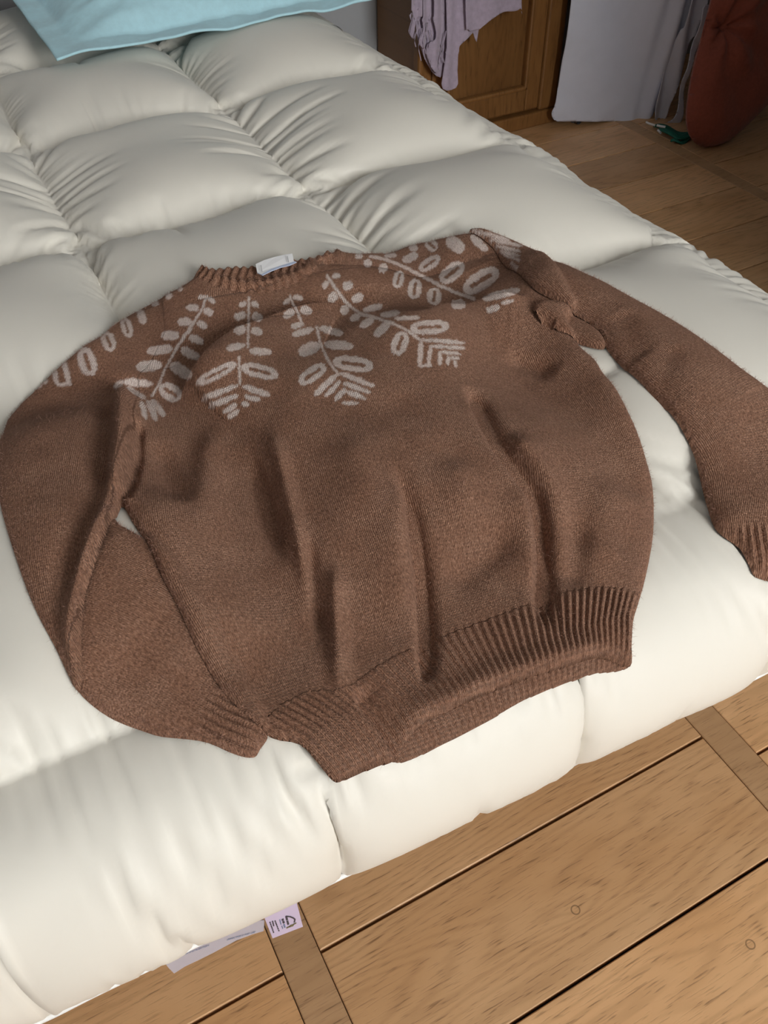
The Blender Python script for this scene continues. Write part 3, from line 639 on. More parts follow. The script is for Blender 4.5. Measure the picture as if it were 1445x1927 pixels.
hemo = piece('hem_ribbing', T_fr, sd_fr, bx_fr, by_fr, knit_u, knit_v, mo_fr, is_hem, sweater)
md = hemo.modifiers.new('thickness', 'SOLIDIFY'); md.thickness = 0.003; md.offset = -1
piece('collar', T_fr, sd_fr, bx_fr, by_fr, knit_u, knit_v, mo_fr, is_col, sweater)
slv = piece('sleeve', T_fr, sd_fr, bx_fr, by_fr, knit_u, knit_v, mo_fr, is_slv, sweater)
piece('forearm', T_fa, sd_fa, bx_fa, by_fa, fau, fav, None, cuf_l < 0.5, slv)
piece('cuff', T_fa, sd_fa, bx_fa, by_fa, fau, fav, None, cuf_l >= 0.5, slv)
piece('back_hem', T_bh, sd_bh, bx_bh, by_bh, knit_u, knit_v, None, None, sweater)
piece('back_collar', T_bn, sd_bn, bx_bn, by_bn, knit_u, knit_v, None, None, sweater)
slv2 = piece('sleeve', T_rs, sd_rs, bx_rs, by_rs, rsu, rsv, mo_rs, cuf_r < 0.5, sweater)
piece('cuff', T_rs, sd_rs, bx_rs, by_rs, rsu, rsv, None, cuf_r >= 0.5, slv2)
piece('sleeve_underside', T_un, sd_un, bx_un, by_un, rsu, rsv, None, None, slv2)
def fuzz(n, T, sd, parent, seed):
    r = np.random.default_rng(seed); k = np.flatnonzero(((sd > 0.0005) & (sd < 9)).ravel()); wgt = np.where(sd.ravel()[k] < 0.006, 6.0, 1.0); k = r.choice(k, n, p=wgt / wgt.sum())
    gxn = np.gradient(T, GH, axis=0).ravel()[k]; gyn = np.gradient(T, GH, axis=1).ravel()[k]
    nn = np.stack([-gxn, -gyn, np.ones(n)], -1); nn /= np.linalg.norm(nn, axis=1)[:, None]
    p = np.stack([XX.ravel()[k], YY.ravel()[k], T.ravel()[k] - 0.0004], -1)
    d = nn * 0.7 + r.normal(0, 0.8, (n, 3)); d /= np.linalg.norm(d, axis=1)[:, None]
    sdv = np.cross(d, r.normal(0, 1, (n, 3))); sdv /= np.linalg.norm(sdv, axis=1)[:, None]
    Ln = r.uniform(0.002, 0.0055, (n, 1)); bend = r.normal(0, 0.25, (n, 3))
    m_ = p + d * Ln * 0.55; e = p + (d + bend) * Ln; wd = 0.00011
    V = np.stack([p - sdv * wd, p + sdv * wd, m_ + sdv * wd * 0.8, m_ - sdv * wd * 0.8, e], 1).reshape(-1, 3); i = np.arange(n)[:, None] * 5
    o = link('wool_fuzz', mesh_np('wool_fuzz', V, i + np.array([0, 1, 2, 3]), i + np.array([3, 2, 4])), M['fuzz']); o['kind'] = 'stuff'
    child(o, parent); return o
M['fuzz'] = plain('wool_fibre', (0.34, 0.19, 0.14), 0.9)
fuzz(42000, T_fr, sd_fr, sweater, 1); fuzz(9000, T_rs, sd_rs, sweater, 2); fuzz(6000, T_fa, sd_fa, sweater, 3)
print('sweater', round(time.time() - T0, 1))
#@@AFTER
# ------------------------------------------------------------------ sewn-in label of the sweater
def sheet_px(name, pts_px, zs, mat_, parent, thick=0.0012):
    """small flat piece from photo corners with their own heights"""
    P = np.array([at_z(a, b, z) for (a, b), z in zip(pts_px, zs)])
    bm = bmesh.new(); vs_ = [bm.verts.new(p) for p in P]; f = bm.faces.new(vs_)
    bm.normal_update()
    r = bmesh.ops.extrude_face_region(bm, geom=[f]); n = f.normal.copy()
    for v in [g for g in r['geom'] if isinstance(g, bmesh.types.BMVert)]: v.co -= n * thick
    bmesh.ops.recalc_face_normals(bm, faces=bm.faces)
    me = bpy.data.meshes.new(name); bm.to_mesh(me); bm.free(); o = link(name, me, mat_)
    if parent: child(o, parent)
    return o
M['label_white'] = plain('label_white', (0.86, 0.86, 0.88), 0.5)
M['label_blue'] = plain('label_blue', (0.55, 0.62, 0.80), 0.6)
M['thread'] = plain('thread_grey', (0.45, 0.45, 0.47), 0.8)
def lz(px, py, up): 
    q = onto([(px, py)], up)[0]; return float(samp(SS, q[0], q[1])) + up
zb = lz(520, 505, 0.021)
lab = sheet_px('size_label', [(481, 497), (498, 489), (518, 483), (536, 479), (550, 477), (553, 492), (530, 499), (510, 506), (492, 516), (484, 513)], [zb + 0.002] * 5 + [zb - 0.001] * 5, M['label_white'], sweater, 0.0015)
lab['label'] = 'small white folded fabric label'
lb = sheet_px('label_underside', [(484, 513), (492, 516), (510, 506), (530, 499), (553, 491), (558, 493), (545, 499), (528, 503), (510, 510), (494, 518)], [zb - 0.001] * 10, M['label_blue'], None, 0.0008)
lb.parent = lab; lb.location = (0, 0, 0)
for a, b in (((491, 499), (493, 511)), ((541, 482), (543, 493))):
    q = np.array([at_z(*a, zb + 0.0035), at_z(*b, zb + 0.0015)]); t_ = tube('stitching', q, 0.0005, M['thread'], None, 5); t_.parent = lab

# ------------------------------------------------------------------ duvet: lower cover, piping, tags
Bq, Nq = base(DS, DT)
e_ = np.minimum(np.minimum(DS - LS[0], LS[-1] - DS), np.minimum(DT - CS[0], CS[-1] - DT)); e_ = np.clip(e_ / 0.03, 0, 1)[..., None]
LOW = DX * (1 - e_) + (Bq - Nq * 0.012) * e_
LOW = LOW[::3, ::3] if (ns_ % 3 == 1 and nt_ % 3 == 1) else LOW
lw = link('lower_cover', mesh_np('lower_cover', LOW.reshape(-1, 3), grid_faces(*LOW.shape[:2])[:, ::-1]), M['peach'], smooth=True); child(lw, duvet)
tube('piping', blur1(DX[:, 0], 6, 0) + np.array([0, 0.0, -0.001]), 0.0026, M['piping'], duvet, 7)
tube('piping', DX[-1, :] + np.array([0, 0.0, -0.001]), 0.0026, M['piping'], duvet, 7)
tube('piping', DX[0, :], 0.0026, M['piping'], duvet, 7)
def prism(name, P, n, thick, mat_, parent):
    bm = bmesh.new(); f = bm.faces.new([bm.verts.new(p) for p in P]); r = bmesh.ops.extrude_face_region(bm, geom=[f])
    for v in [g for g in r['geom'] if isinstance(g, bmesh.types.BMVert)]: v.co += Vector(n) * thick
    bmesh.ops.recalc_face_normals(bm, faces=bm.faces); me = bpy.data.meshes.new(name); bm.to_mesh(me); bm.free()
    o = link(name, me, mat_)
    if parent: child(o, parent)
    return o
# the label hangs in the vertical plane of the hem
TAG_Y = 0.300
def tp(x, y, dy=0.0): return at_y(x, y, TAG_Y + dy)
bl = prism('brand_label', [tp(489, 1706), (tp(553, 1678)), tp(570, 1744), tp(513, 1766)], (0, 1, 0), 0.0008, M['lavender'], duvet); bl['label'] = 'lavender printed label'
def lblpt(u, v): # zoomed label picture -> photo
    return 490 + u / 16.06, 1705 + v / 16.06
def bar(name, a, b, w_, mat_, parent):
    A = np.array(tp(*lblpt(*a), -0.0006)); B = np.array(tp(*lblpt(*b), -0.0006)); d = B - A; n = np.array([d[2], 0, -d[0]]); n = n / (np.linalg.norm(n) + 1e-9) * w_ / 2
    o = prism(name, [A - n, B - n, B + n, A + n], (0, 1, 0), 0.0004, mat_, None); o.parent = parent; o.location = (0, 0, 0); return o
px_m = 0.00058 / 16.06
rr = random.Random(4)
def dashes(a, b, w_, mat_, n):
    for i in range(n):
        t0 = i / n; t1 = t0 + (0.55 + 0.35 * rr.random()) / n
        bar('print', (a[0] + (b[0] - a[0]) * t0, a[1] + (b[1] - a[1]) * t0), (a[0] + (b[0] - a[0]) * t1, a[1] + (b[1] - a[1]) * t1), w_ * px_m, mat_, bl)
dashes((290, 490), (410, 830), 30, M['ink'], 6); dashes((370, 460), (410, 620), 30, M['ink'], 3); dashes((445, 450), (575, 785), 30, M['ink'], 6)
dashes((590, 420), (630, 575), 24, M['ink_blue'], 3); dashes((650, 610), (685, 710), 24, M['ink_blue'], 2); dashes((670, 400), (720, 540), 55, M['ink'], 2); dashes((715, 560), (745, 665), 40, M['ink_blue'], 2); dashes((785, 330), (850, 580), 50, M['ink'], 4)
for a, b in (((770, 315), (900, 330)), ((900, 330), (1000, 370)), ((1000, 370), (1045, 410)), ((1045, 410), (1030, 500))): bar('emblem_arch', a, b, 38 * px_m, M['ink'], bl)
for a, b, w_ in (((790, 670), (900, 620), 70), ((880, 620), (1010, 580), 110), ((1000, 560), (1085, 520), 60)): bar('emblem', a, b, w_ * px_m, M['olive'], bl)
ct_pts = [(300 + a / 6.88, 1739 + b / 6.88) for a, b in ((25, 330), (180, 275), (490, 175), (840, 50), (1090, -15), (1360, -50), (1350, 90), (1200, 135), (1000, 210), (850, 290), (700, 370), (520, 460), (330, 550), (190, 640), (120, 570), (75, 510))]
ct = prism('care_tag', [tp(*p, 0.004) for p in ct_pts], (0, 1, 0), 0.0006, M['plastic'], duvet); ct['label'] = 'clear plastic care tag'
def text_on(body, a, b, hgt, mat_, parent):
    A = np.array(tp(*a, 0.0032)); B = np.array(tp(*b, 0.0032)); d = (B - A); L = np.linalg.norm(d); d /= L; n = np.array([0, -1.0, 0]); up = np.cross(n, d)
    cu = bpy.data.curves.new('print', 'FONT'); cu.body = body; cu.size = hgt; cu.extrude = 0.0001
    o = bpy.data.objects.new('print_tmp', cu); col.objects.link(o); bpy.context.view_layer.update()
    me = bpy.data.meshes.new_from_object(o.evaluated_get(bpy.context.evaluated_depsgraph_get())); w0 = o.dimensions.x; bpy.data.objects.remove(o)
    me.materials.clear(); t_ = link('print', me, mat_); sx = L / max(w0, 1e-6)
    t_.matrix_world = Matrix(((d[0] * sx, up[0], n[0], A[0]), (d[1] * sx, up[1], n[1], A[1]), (d[2] * sx, up[2], n[2], A[2]), (0, 0, 0, 1)))
    mw = t_.matrix_world.copy(); me.transform(mw); t_.matrix_world = Matrix.Identity(4); t_.parent = parent
text_on("CONSEILS D'UTILISATION", (300 + 195 / 6.88, 1739 + 445 / 6.88), (300 + 635 / 6.88, 1739 + 285 / 6.88), 0.0040, M['ink_blue'], ct)
text_on("DIRECTIONS FOR USE", (300 + 870 / 6.88, 1739 + 212 / 6.88), (300 + 1230 / 6.88, 1739 + 112 / 6.88), 0.0036, M['ink_blue'], ct)

# ------------------------------------------------------------------ bed under the duvet
bed = empty('bed', (0.08, 1.3, 0.0)); tag(bed, 'low bed with mattress hidden under the cream duvet', 'bed')
box('mattress', BX0 + 0.03, BX1 - 0.03, BY0 + 0.065, BY1, 0.40, 0.598, M['cotton'], bed, 0.03)
box('bed_base', BX0 + 0.06, BX1 - 0.06, 0.48, BY1 - 0.02, 0.20, 0.40, M['wardrobe'], bed, 0.006)
for x in (BX0 + 0.12, BX1 - 0.18):
    for y in (0.62, BY1 - 0.12): box('leg', x, x + 0.06, y, y + 0.06, 0.0, 0.20, M['wardrobe'], bed, 0.004)

# ------------------------------------------------------------------ floor of planks and cross strips
WX0, WX1, WY0, WY1 = -2.07, 3.66, -2.60, 2.80
floor = box('floor', WX0, WX1, WY0, WY1, -0.06, -0.016, M['gap']); floor['kind'] = 'structure'
X_S, PER, SW, PW = 0.0309, 0.7212, 0.0523, 0.191
cache = {}
def board(name, x0, x1, y0, y1, z1, mat_):
    lx, ly = round(x1 - x0, 4), round(y1 - y0, 4); k = (name, lx, ly)
    if k not in cache:
        bm = bmesh.new(); box_bm(bm, -lx / 2, lx / 2, -ly / 2, ly / 2, -0.016, 0)
        bmesh.ops.bevel(bm, geom=[e for e in bm.edges if all(v.co.z > -0.001 for v in e.verts)], offset=0.0012, segments=1, affect='EDGES')
        me = bpy.data.meshes.new(name); bm.to_mesh(me); bm.free(); me.materials.append(mat_); cache[k] = me
    o = bpy.data.objects.new(name, cache[k]); col.objects.link(o); o.parent = floor; o.location = ((x0 + x1) / 2, (y0 + y1) / 2, z1)
    return o
rp = random.Random(12)
for k in range(-3, 6):
    xs = X_S + k * PER
    if xs - 0.001 > WX0 and xs + SW < WX1: board('cross_strip', xs, xs + SW, WY0, WY1, -rp.random() * 0.0006, M['strip'])
    x0, x1 = xs + SW + 0.0012, xs + PER - 0.0012
    x0, x1 = max(x0, WX0), min(x1, WX1)
    if x1 - x0 < 0.05: continue
    off = {0: 0.377, -1: 0.377, 1: 0.314}.get(k, 0.05 + rp.random() * 0.19)
    y = off - PW * math.ceil((off - WY0) / PW)
    while y < WY1:
        a, b = max(y + 0.0022, WY0), min(y + PW - 0.0022, WY1)
        if b - a > 0.01:
            o = board('plank', x0, x1, a, b, -rp.random() * 0.0008, M['oak'])
            if k == 0 and abs(y - (off - PW)) < 0.01: q = at_z(1083, 1712, 0); o['knot_x'] = 9.0 + float(q[0] - (x0 + x1) / 2); o['knot_y'] = 9.0 + float(q[1] - (a + b) / 2)
            if k == 0 and abs(y - (off - 2 * PW)) < 0.01: q = at_z(1412, 1777, 0); o['knot_x'] = 9.0 + float(q[0] - (x0 + x1) / 2); o['knot_y'] = 9.0 + float(q[1] - (a + b) / 2)
        y += PW

# ------------------------------------------------------------------ room shell with the window behind the photographer
def structure(o): o['kind'] = 'structure'; return o
HC = 3.35
structure(box('wall_back', WX0, WX1, WY1, WY1 + 0.1, -0.06, HC, M['wall']))
structure(box('wall_left', WX0 - 0.1, WX0, WY0, WY1, -0.06, HC, M['wall']))
structure(box('wall_right', WX1, WX1 + 0.1, WY0, WY1, -0.06, HC, M['wall']))
structure(box('wall_added_shade', 1.40, 1.52, WY0, -0.12, 0.0, HC, M['wall']))  # added unseen partition, keeps window light off the back right of the room
structure(box('ceiling', WX0, WX1, WY0, WY1, HC, HC + 0.1, M['ceiling']))
bm = bmesh.new(); y0_, y1_ = WY0 - 0.12, WY0
box_bm(bm, WX0, WIN['x0'], y0_, y1_, -0.06, HC); box_bm(bm, WIN['x1'], WX1, y0_, y1_, -0.06, HC)
box_bm(bm, WIN['x0'], WIN['x1'], y0_, y1_, -0.06, WIN['z0']); box_bm(bm, WIN['x0'], WIN['x1'], y0_, y1_, WIN['z1'], HC)
me = bpy.data.meshes.new('wall_front'); bm.to_mesh(me); bm.free(); structure(link('wall_front', me, M['wall']))
win = empty('window_1', ((WIN['x0'] + WIN['x1']) / 2, WY0 - 0.06, WIN['z0'])); structure(win)
for n_, a in (('frame', (WIN['x0'], WIN['x0'] + 0.05, WIN['z0'], WIN['z1'])), ('frame', (WIN['x1'] - 0.05, WIN['x1'], WIN['z0'], WIN['z1'])), ('frame', (WIN['x0'] + 0.05, WIN['x1'] - 0.05, WIN['z0'], WIN['z0'] + 0.05)), ('frame', (WIN['x0'] + 0.05, WIN['x1'] - 0.05, WIN['z1'] - 0.05, WIN['z1'])), ('mullion', ((WIN['x0'] + WIN['x1']) / 2 - 0.02, (WIN['x0'] + WIN['x1']) / 2 + 0.02, WIN['z0'] + 0.05, WIN['z1'] - 0.05))):
    box(n_, a[0], a[1], WY0 - 0.09, WY0 - 0.03, a[2], a[3], M['window_paint'], win)
xm = (WIN['x0'] + WIN['x1']) / 2
for a, b in ((WIN['x0'] + 0.05, xm - 0.02), (xm + 0.02, WIN['x1'] - 0.05)): box('pane', a, b, WY0 - 0.062, WY0 - 0.058, WIN['z0'] + 0.05, WIN['z1'] - 0.05, M['glass'], win)

# ------------------------------------------------------------------ wardrobe
wr = empty('wardrobe', (1.72, 2.65, 0)); tag(wr, 'low honey-brown wooden cupboard with a framed panel door', 'cupboard')
CX0, CX1, CY0, CY1, CZ = 1.44, 2.005, 2.50, 2.79, 1.0
box('carcass', CX0 + 0.005, CX1 - 0.01, CY0 + 0.02, CY1, 0.05, CZ - 0.03, M['wardrobe_dark'], wr, 0.003)
box('plinth', CX0 - 0.005, CX1 + 0.006, CY0 - 0.008, CY1, 0.0, 0.05, M['wardrobe'], wr, 0.006)
box('top_board', CX0 - 0.01, CX1, CY0 - 0.005, CY1, CZ - 0.03, CZ, M['wardrobe'], wr, 0.006)
box('corner_post', CX1 - 0.075, CX1, CY0, CY0 + 0.04, 0.05, CZ - 0.03, M['wardrobe'], wr, 0.008)
box('corner_post', CX0, CX0 + 0.05, CY0, CY0 + 0.04, 0.05, CZ - 0.03, M['wardrobe'], wr, 0.008)
door = empty('door', (1.72, CY0, 0.05)); child(door, wr)
dx0, dx1, dz0, dz1 = CX0 + 0.053, CX1 - 0.078, 0.06, CZ - 0.035
def dpart(n_, *a, m_='wardrobe', bev=0.004):
    o = box(n_, *a, M[m_], None, bev); o.parent = door; o.location = -(Vector(wr.location) + Vector(door.location)); return o
dpart('panel', dx0 + 0.05, dx1 - 0.05, CY0 + 0.022, CY0 + 0.03, dz0 + 0.06, dz1 - 0.06, m_='wardrobe')
dpart('stile', dx0, dx0 + 0.055, CY0 + 0.004, CY0 + 0.03, dz0, dz1); dpart('stile', dx1 - 0.055, dx1, CY0 + 0.004, CY0 + 0.03, dz0, dz1)
dpart('rail', dx0 + 0.055, dx1 - 0.055, CY0 + 0.004, CY0 + 0.03, dz0, dz0 + 0.07); dpart('rail', dx0 + 0.055, dx1 - 0.055, CY0 + 0.004, CY0 + 0.03, dz1 - 0.07, dz1)
for a in ((dx0 + 0.055, dx0 + 0.07, dz0 + 0.07, dz1 - 0.07), (dx1 - 0.07, dx1 - 0.055, dz0 + 0.07, dz1 - 0.07), (dx0 + 0.055, dx1 - 0.055, dz0 + 0.07, dz0 + 0.085)): dpart('moulding', a[0], a[1], CY0 - 0.004, CY0 + 0.024, a[2], a[3], bev=0.006)
kb = dpart('knob', dx0 + 0.018, dx0 + 0.036, CY0 - 0.022, CY0 + 0.005, 0.56, 0.578, bev=0.008)

# ------------------------------------------------------------------ cloth sheets hanging in a given plane
def plane_sheet(name, px_poly, O, A, Bv, disp, mat_, step=0.005, thick=0.002, fix=None, n_s=3, back=None):
    """outline from the photo carried onto the plane O + a*A + b*Bv, displaced along its normal"""
    O = np.array(O, float); A = np.array(A, float); A /= np.linalg.norm(A); Bv = np.array(Bv, float); Bv /= np.linalg.norm(Bv); n = np.cross(A, Bv)
    P = []
    for p in px_poly:
        if len(p) == 3: P.append((p[0], p[1])); continue          # already plane coordinates
        d = ray(*p); t = ((O - CAM) @ n) / (d @ n); q = CAM + d * t - O; P.append((q @ A, q @ Bv))
    P = smooth_poly(np.array(P), n_s) if n_s > 1 else np.array(P)
    if fix: P = fix(P)
    global XX, YY
    sx, sy = XX, YY
    lo = P.min(0) - 2 * step; hi = P.max(0) + 2 * step
    XX, YY = np.meshgrid(np.arange(lo[0], hi[0], step), np.arange(lo[1], hi[1], step), indexing='ij')
    sd, bx, by = poly_sd(P); a, b = XX, YY; XX, YY = sx, sy
    sn = np.abs(sd) <= 0.55 * step; a2 = np.where(sn, bx, a); b2 = np.where(sn, by, b)
    sd0 = np.where(sn, 0.0, sd); D = disp(a2, b2, sd0)
    mk = lambda D_: (O + a2[..., None] * A + b2[..., None] * Bv + D_[..., None] * n).reshape(-1, 3)
    F, F3 = trim(grid_faces(*a.shape), sd.ravel() > -0.55 * step)
    V = mk(D)
    if back is not None:
        nV = len(V); V = np.r_[V, mk(back(a2, b2, sd0))]; F = np.r_[F, F[:, ::-1] + nV]; F3 = np.r_[F3, F3[:, ::-1] + nV]
    used = np.unique(np.r_[F.ravel(), F3.ravel()]); mp = np.full(len(V), -1); mp[used] = np.arange(len(used))
    o = link(name, mesh_np(name, V[used], mp[F], mp[F3]), mat_, smooth=True)
    if thick and back is None:
        md = o.modifiers.new('thickness', 'SOLIDIFY'); md.thickness = thick; md.offset = 0
    return o
z46 = lambda pts: [(760 + a / 6.02, b / 6.02) if b > -800 else (760 + a / 6.02, -330.0) for a, b in pts]
shawl = empty('shawl', (1.6, 2.46, 1.0)); tag(shawl, 'pale lilac shawl with torn fringe hanging over the cupboard', 'shawl')
SO, SA, SB = (1.6, 2.455, 0.0), (1, 0, 0), (0, 0, 1)
rag = lambda k: (lambda P: P + 0.003 * np.stack([vnoise(P[:, 1] * 60 + k, P[:, 1] * 0 + k, 5 + k, 2), 0 * P[:, 0]], -1) * 2)
wav = lambda f, am, ph=0, dy=0.0: (lambda a, b, sd: dy + am * np.sin(a * f + ph + 2 * vnoise(a * 6, b * 4, 3, 2)) + 0.004 * vnoise(a * 25, b * 12, 9, 2))
parts = [('back_panel', [(90, -900), (95, 40), (150, 250), (170, 400), (230, 600), (330, 820), (480, 860), (520, 400), (520, -900)], wav(70, 0.005, 0.5, 0.012), 0),
         ('main_panel', [(480, -900), (475, 300), (470, 560), (440, 800), (430, 1000), (600, 1000), (612, 800), (620, 620), (640, 510), (720, 420), (790, 370), (850, 330), (870, -900)], wav(90, 0.006), 1),
         ('front_fold', [(665, -900), (665, 150), (685, 290), (712, 332), (760, 332), (830, 320), (865, 285), (960, 190), (1100, 125), (1220, 110), (1280, 70), (1292, 0), (1292, -900)], wav(60, 0.005, 1, -0.016), 2),
         ('torn_strip', [(300, -900), (330, 0), (320, 200), (350, 420), (270, 500), (260, 640), (330, 800), (392, 800), (402, 600), (440, 420), (455, 0), (445, -900)], wav(120, 0.006, 2, -0.004), 3),
         ('torn_strip', [(200, -900), (215, 0), (195, 220), (218, 330), (165, 470), (200, 540), (240, 545), (247, 420), (292, 250), (278, 180), (312, 0), (292, -900)], wav(130, 0.006, 3, 0.002), 4),
         ('torn_strip', [(70, -900), (75, 60), (50, 165), (78, 130), (95, 60), (135, 60), (142, 200), (180, 180), (200, 0), (190, -900)], wav(140, 0.006, 4, 0.0), 5),
         ('torn_strip', [(120, 60), (110, 200), (62, 350), (90, 425), (125, 440), (150, 250), (160, 60)], wav(140, 0.004, 5, 0.004), 6)]
for n_, pts, dsp, k in parts:
    o = plane_sheet(n_, z46(pts), SO, SA, SB, lambda a, b, sd, dsp=dsp: -dsp(a, b, sd), M['lilac'], 0.004, 0.0025, rag(k), 3); child(o, shawl)
for i in range(9):
    a0 = 90 + 45 * i; b0 = 150 + 60 * (i % 4) + 25 * i; p0 = np.array(at_y(*z46([(a0, b0)])[0], 2.452)); L_ = 0.05 + 0.02 * (i % 3)
    q = [p0 + np.array([0.006 * math.sin(t * 5 + i), -0.004, -L_ * t]) for t in np.linspace(0, 1, 7)]
    tube('fringe_thread', q, 0.0016, M['lilac'], shawl, 5)

# clothes rack behind the hanging sheet
RO = np.array([1.965, 2.455]); RD = np.array([0.48, -0.125]); RD /= np.linalg.norm(RD)
rack = empty('clothes_rack', (RO[0], RO[1], 0)); tag(rack, 'slim metal clothes rack behind the hanging white sheet', 'rack')
for s_ in (0.10, 1.25):
    b_ = RO + RD * s_; tube('upright', [(b_[0], b_[1] + 0.03, z) for z in np.linspace(0.0, 1.52, 6)], 0.011, M['metal'], rack, 10)
    tube('foot', [(b_[0] , b_[1] + 0.03 - 0.03, 0.012), (b_[0], b_[1] + 0.06, 0.012), (b_[0], b_[1] + 0.20, 0.012)], 0.011, M['metal'], rack, 10)
tube('rail', [(*(RO + RD * s_ + np.array([0, 0.03])), 1.52) for s_ in np.linspace(0.02, 1.35, 8)], 0.011, M['metal'], rack, 10)
nrm = np.array([RD[1], -RD[0]])                                   # towards the room
SHO = (RO[0] + nrm[0] * 0.0, RO[1] + nrm[1] * 0.0, 0.0)
def sheet_disp(a, b, sd):
    w1 = 0.010 * np.sin(a * 22 + 1.5 * vnoise(a * 3, b * 2, 13, 2) * 3) * np.clip(b / 0.3, 0.2, 1)
    r = np.clip((a - 0.30) / 0.12, 0, 1); w2 = 0.022 * r * np.sin((a - 0.1 * b) * 75)
    lowf = 0.02 * np.clip((0.10 - b) / 0.1, 0, 1) * vnoise(a * 14, b * 10, 21, 2)
    return w1 + w2 + lowf + 0.010
tall = lambda P: P
wsheet = empty('bed_sheet', (2.2, 2.4, 0)); tag(wsheet, 'plain white bed sheet hanging down to the floor beside the cupboard', 'sheet')
top = lambda a: (a, 1.535, 0)
o = plane_sheet('main_drop', [top(-0.02), (1070, 0), (1056, 110), (1044, 190), (1036, 212), (1047, 227), (1090, 226), (1140, 227), (1185, 229), (1212, 222), (1228, 214), (1240, 190), (1262, 140), (1290, 60), (1305, 0), top(0.50)], SHO, (RD[0], RD[1], 0), (0, 0, 1), sheet_disp, M['sheet'], 0.006, 0.002, None, 3); child(o, wsheet)
o = plane_sheet('side_fold', [top(0.47), (1298, 0), (1280, 55), (1262, 105), (1246, 150), (1233, 190), (1231, 218), (1238, 232), (1252, 226), (1262, 190), (1282, 140), (1298, 90), (1312, 60), (1330, 0), top(0.60)], (SHO[0] + nrm[0] * 0.035, SHO[1] + nrm[1] * 0.035, 0), (RD[0], RD[1], 0), (0, 0, 1), lambda a, b, sd: 0.012 * np.sin(a * 90 + b * 6) + 0.01 * vnoise(a * 10, b * 8, 31, 2), M['sheet'], 0.005, 0.002, None, 3); child(o, wsheet)
o = plane_sheet('twisted_edge', [(1322, 15), (1312, 60), (1296, 110), (1284, 150), (1278, 190), (1266, 222), (1256, 232), (1276, 232), (1286, 205), (1290, 160), (1302, 120), (1322, 70), (1336, 15)], (SHO[0] + nrm[0] * 0.07, SHO[1] + nrm[1] * 0.07, 0), (RD[0], RD[1], 0), (0, 0, 1), lambda a, b, sd: 0.008 * np.sin(b * 40 + a * 30), M['sheet'], 0.004, 0.003, None, 3); child(o, wsheet)

# rust-red sack leaning on the rack
bagp = [(1352, -60), (1340, 0), (1325, 60), (1308, 120), (1296, 185), (1293, 230), (1302, 262), (1325, 276), (1362, 266), (1402, 232), (1445, 188), (1500, 140), (1560, 60), (1590, -60), (1560, -190), (1470, -230), (1390, -180)]
th = lambda sd: 0.075 * edge_round(sd, 0.13)
kx_, kz_ = 0.0, 0.0
def bag_front(a, b, sd):
    r = np.hypot(a - 0.26, b - 0.36); an = np.arctan2(b - 0.36, a - 0.26)
    return th(sd) + 0.010 * np.cos(an * 7 + 1.2 * np.sin(r * 14)) * np.clip(sd / 0.03, 0, 1) * np.exp(-r / 0.3) - 0.03 * np.exp(-(r / 0.04) ** 2) + 0.02 * vnoise(a * 9, b * 6, 44, 3) * np.clip(sd / 0.03, 0, 1)
bag = plane_sheet('fabric_sack', bagp, (2.05, 2.06, 0.0), (1, -0.02, 0), (0, 0.22, 1), bag_front, M['rust'], 0.006, 0, None, 3, back=lambda a, b, sd: -0.6 * th(sd))
tag(bag, 'large rust-red fabric sack standing beside the white sheet', 'sack')

# green crumpled strap with white cord on the floor
gr = empty('green_strap', (2.28, 2.22, 0)); tag(gr, 'dark green folded strap with white cord ends on the floor', 'strap')
def ribbon(name, pts, w_, h0, mat_, parent):
    P = smooth_poly(np.array(pts, float), 6, False); tg = np.gradient(P, axis=0); tg /= np.linalg.norm(tg, axis=1)[:, None]; sdv = np.stack([-tg[:, 1], tg[:, 0]], -1)
    n = len(P); zz = h0 + 0.006 * np.sin(np.linspace(0, 7, n)) + 0.006; W_ = w_ * np.sin(np.linspace(0.25, math.pi - 0.35, n)) ** 0.5
    rows = [np.c_[P + sdv * W_[:, None] * c, zz + 0.004 * (1 - c * c)] for c in (-1, -0.5, 0, 0.5, 1)]
    V = np.stack(rows, 1).reshape(-1, 3); o = link(name, mesh_np(name, V, grid_faces(n, 5)), mat_, smooth=True)
    md = o.modifiers.new('thickness', 'SOLIDIFY'); md.thickness = 0.004; md.offset = -1
    child(o, parent); return o
f2 = lambda *p: [tuple(at_z(a, b, 0.012)[:2]) for a, b in p]
ribbon('band', f2((1232, 234), (1252, 240), (1275, 246), (1300, 250)), 0.022, 0.002, M['green'], gr)
ribbon('band', f2((1240, 246), (1262, 254), (1282, 257), (1302, 252)), 0.018, 0.010, M['green'], gr)
ribbon('band', f2((1262, 262), (1280, 263), (1296, 257)), 0.012, 0.000, M['green'], gr)
for p in (((1216, 230), (1222, 233), (1232, 236)), ((1236, 236), (1244, 238), (1252, 239)), ((1238, 245), (1241, 248), (1243, 250))):
    tube('cord_end', [at_z(a, b, 0.020) for a, b in p], 0.004, M['piping'], gr, 7)

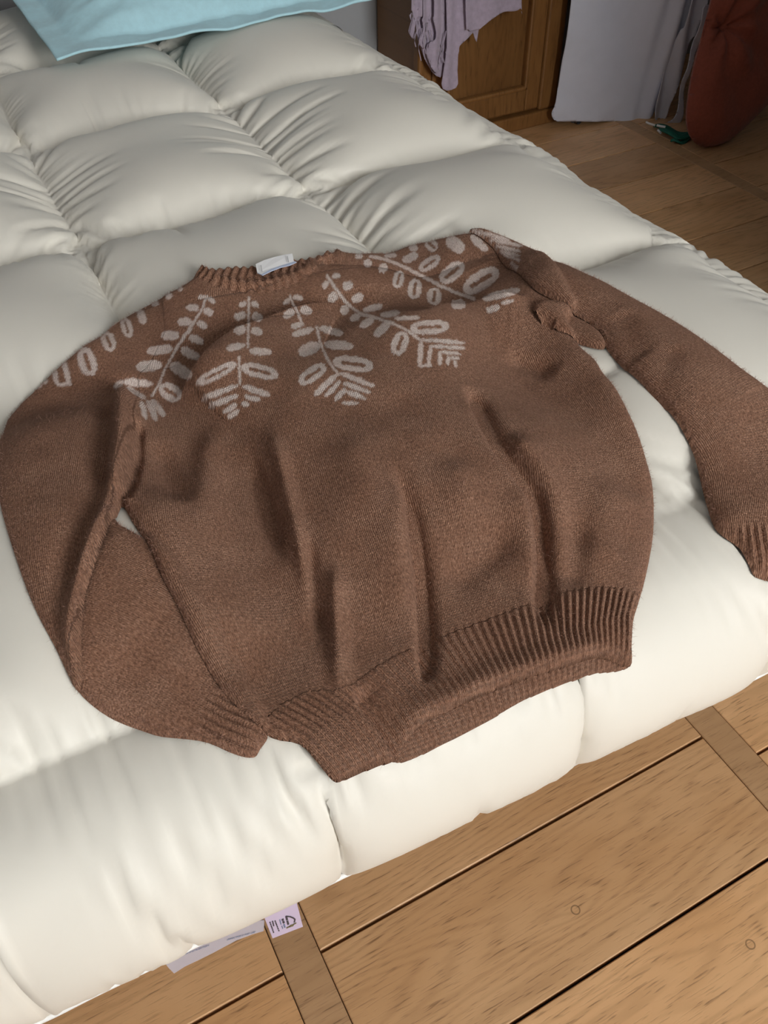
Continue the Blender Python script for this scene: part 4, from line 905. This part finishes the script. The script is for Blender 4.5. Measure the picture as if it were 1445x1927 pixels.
# ------------------------------------------------------------------ pillows at the head of the bed
def pillow(name, c, rz, L_, W_, Ht, fl, mat_, label, seed, tilt=0.0):
    n = 120; a = np.linspace(-1, 1, n); A_, B_ = np.meshgrid(a, a, indexing='ij')
    X_ = A_ * L_ / 2; Y_ = B_ * W_ / 2
    ia = np.clip((L_ / 2 - np.abs(X_) - fl) / (L_ / 2 - fl), 0, 1); ib = np.clip((W_ / 2 - np.abs(Y_) - fl) / (W_ / 2 - fl), 0, 1)
    puff = (1 - (1 - ia) ** 3.0) * (1 - (1 - ib) ** 3.0)
    wr_ = 0.034 * vnoise(X_ * 9 + Y_ * 7, Y_ * 5 - X_ * 3, seed, 3) * np.sqrt(puff) + 0.022 * vnoise(X_ * 6 + Y_ * 9, Y_ * 20 - X_ * 6, seed + 1, 2) * np.sqrt(puff) + 0.012 * vnoise(X_ * 14, Y_ * 14, seed + 2, 2)
    zt = Ht * puff + wr_; zb_ = -0.25 * Ht * puff - 0.004 + 0.012 * vnoise(X_ * 14, Y_ * 14, seed + 2, 2)
    pull = 0.02 * (A_ ** 2 * np.sign(B_) * -1) * np.abs(B_); Y2 = Y_ + 0.012 * vnoise(X_ * 8, Y_ * 0 + 2, seed + 4, 2)
    z_droop = -0.0 * A_
    V = np.concatenate([np.stack([X_, Y2, zt + z_droop], -1).reshape(-1, 3), np.stack([X_, Y2, np.minimum(zb_, zt - 0.003)], -1).reshape(-1, 3)])
    F = grid_faces(n, n); F = np.r_[F, grid_faces(n, n, n * n)[:, ::-1]]
    i = np.arange(n * n).reshape(n, n); ring = np.r_[i[:-1, 0], i[-1, :-1], i[1:, -1][::-1], i[0, 1:][::-1]]; r2_ = np.roll(ring, -1)
    F = np.r_[F, np.stack([ring, r2_, r2_ + n * n, ring + n * n], -1)[:, ::-1]]
    R_ = Matrix.Rotation(rz, 4, 'Z') @ Matrix.Rotation(tilt, 4, 'X')
    o = link(name, mesh_np(name, V, F), mat_, smooth=True); o.matrix_world = Matrix.Translation(c) @ R_
    return tag(o, label, 'pillow')
pillow('pillow', (0.585, 2.03, 0.720), math.radians(1.5), 0.68, 0.54, 0.10, 0.045, M['blue'], 'light blue pillow with a flat border lying on the duvet', 71, math.radians(4))
pillow('pillow', (-0.09, 2.37, 0.72), math.radians(2), 0.62, 0.46, 0.11, 0.01, M['navy'], 'dark blue pillow at the head of the bed behind the light blue one', 81)
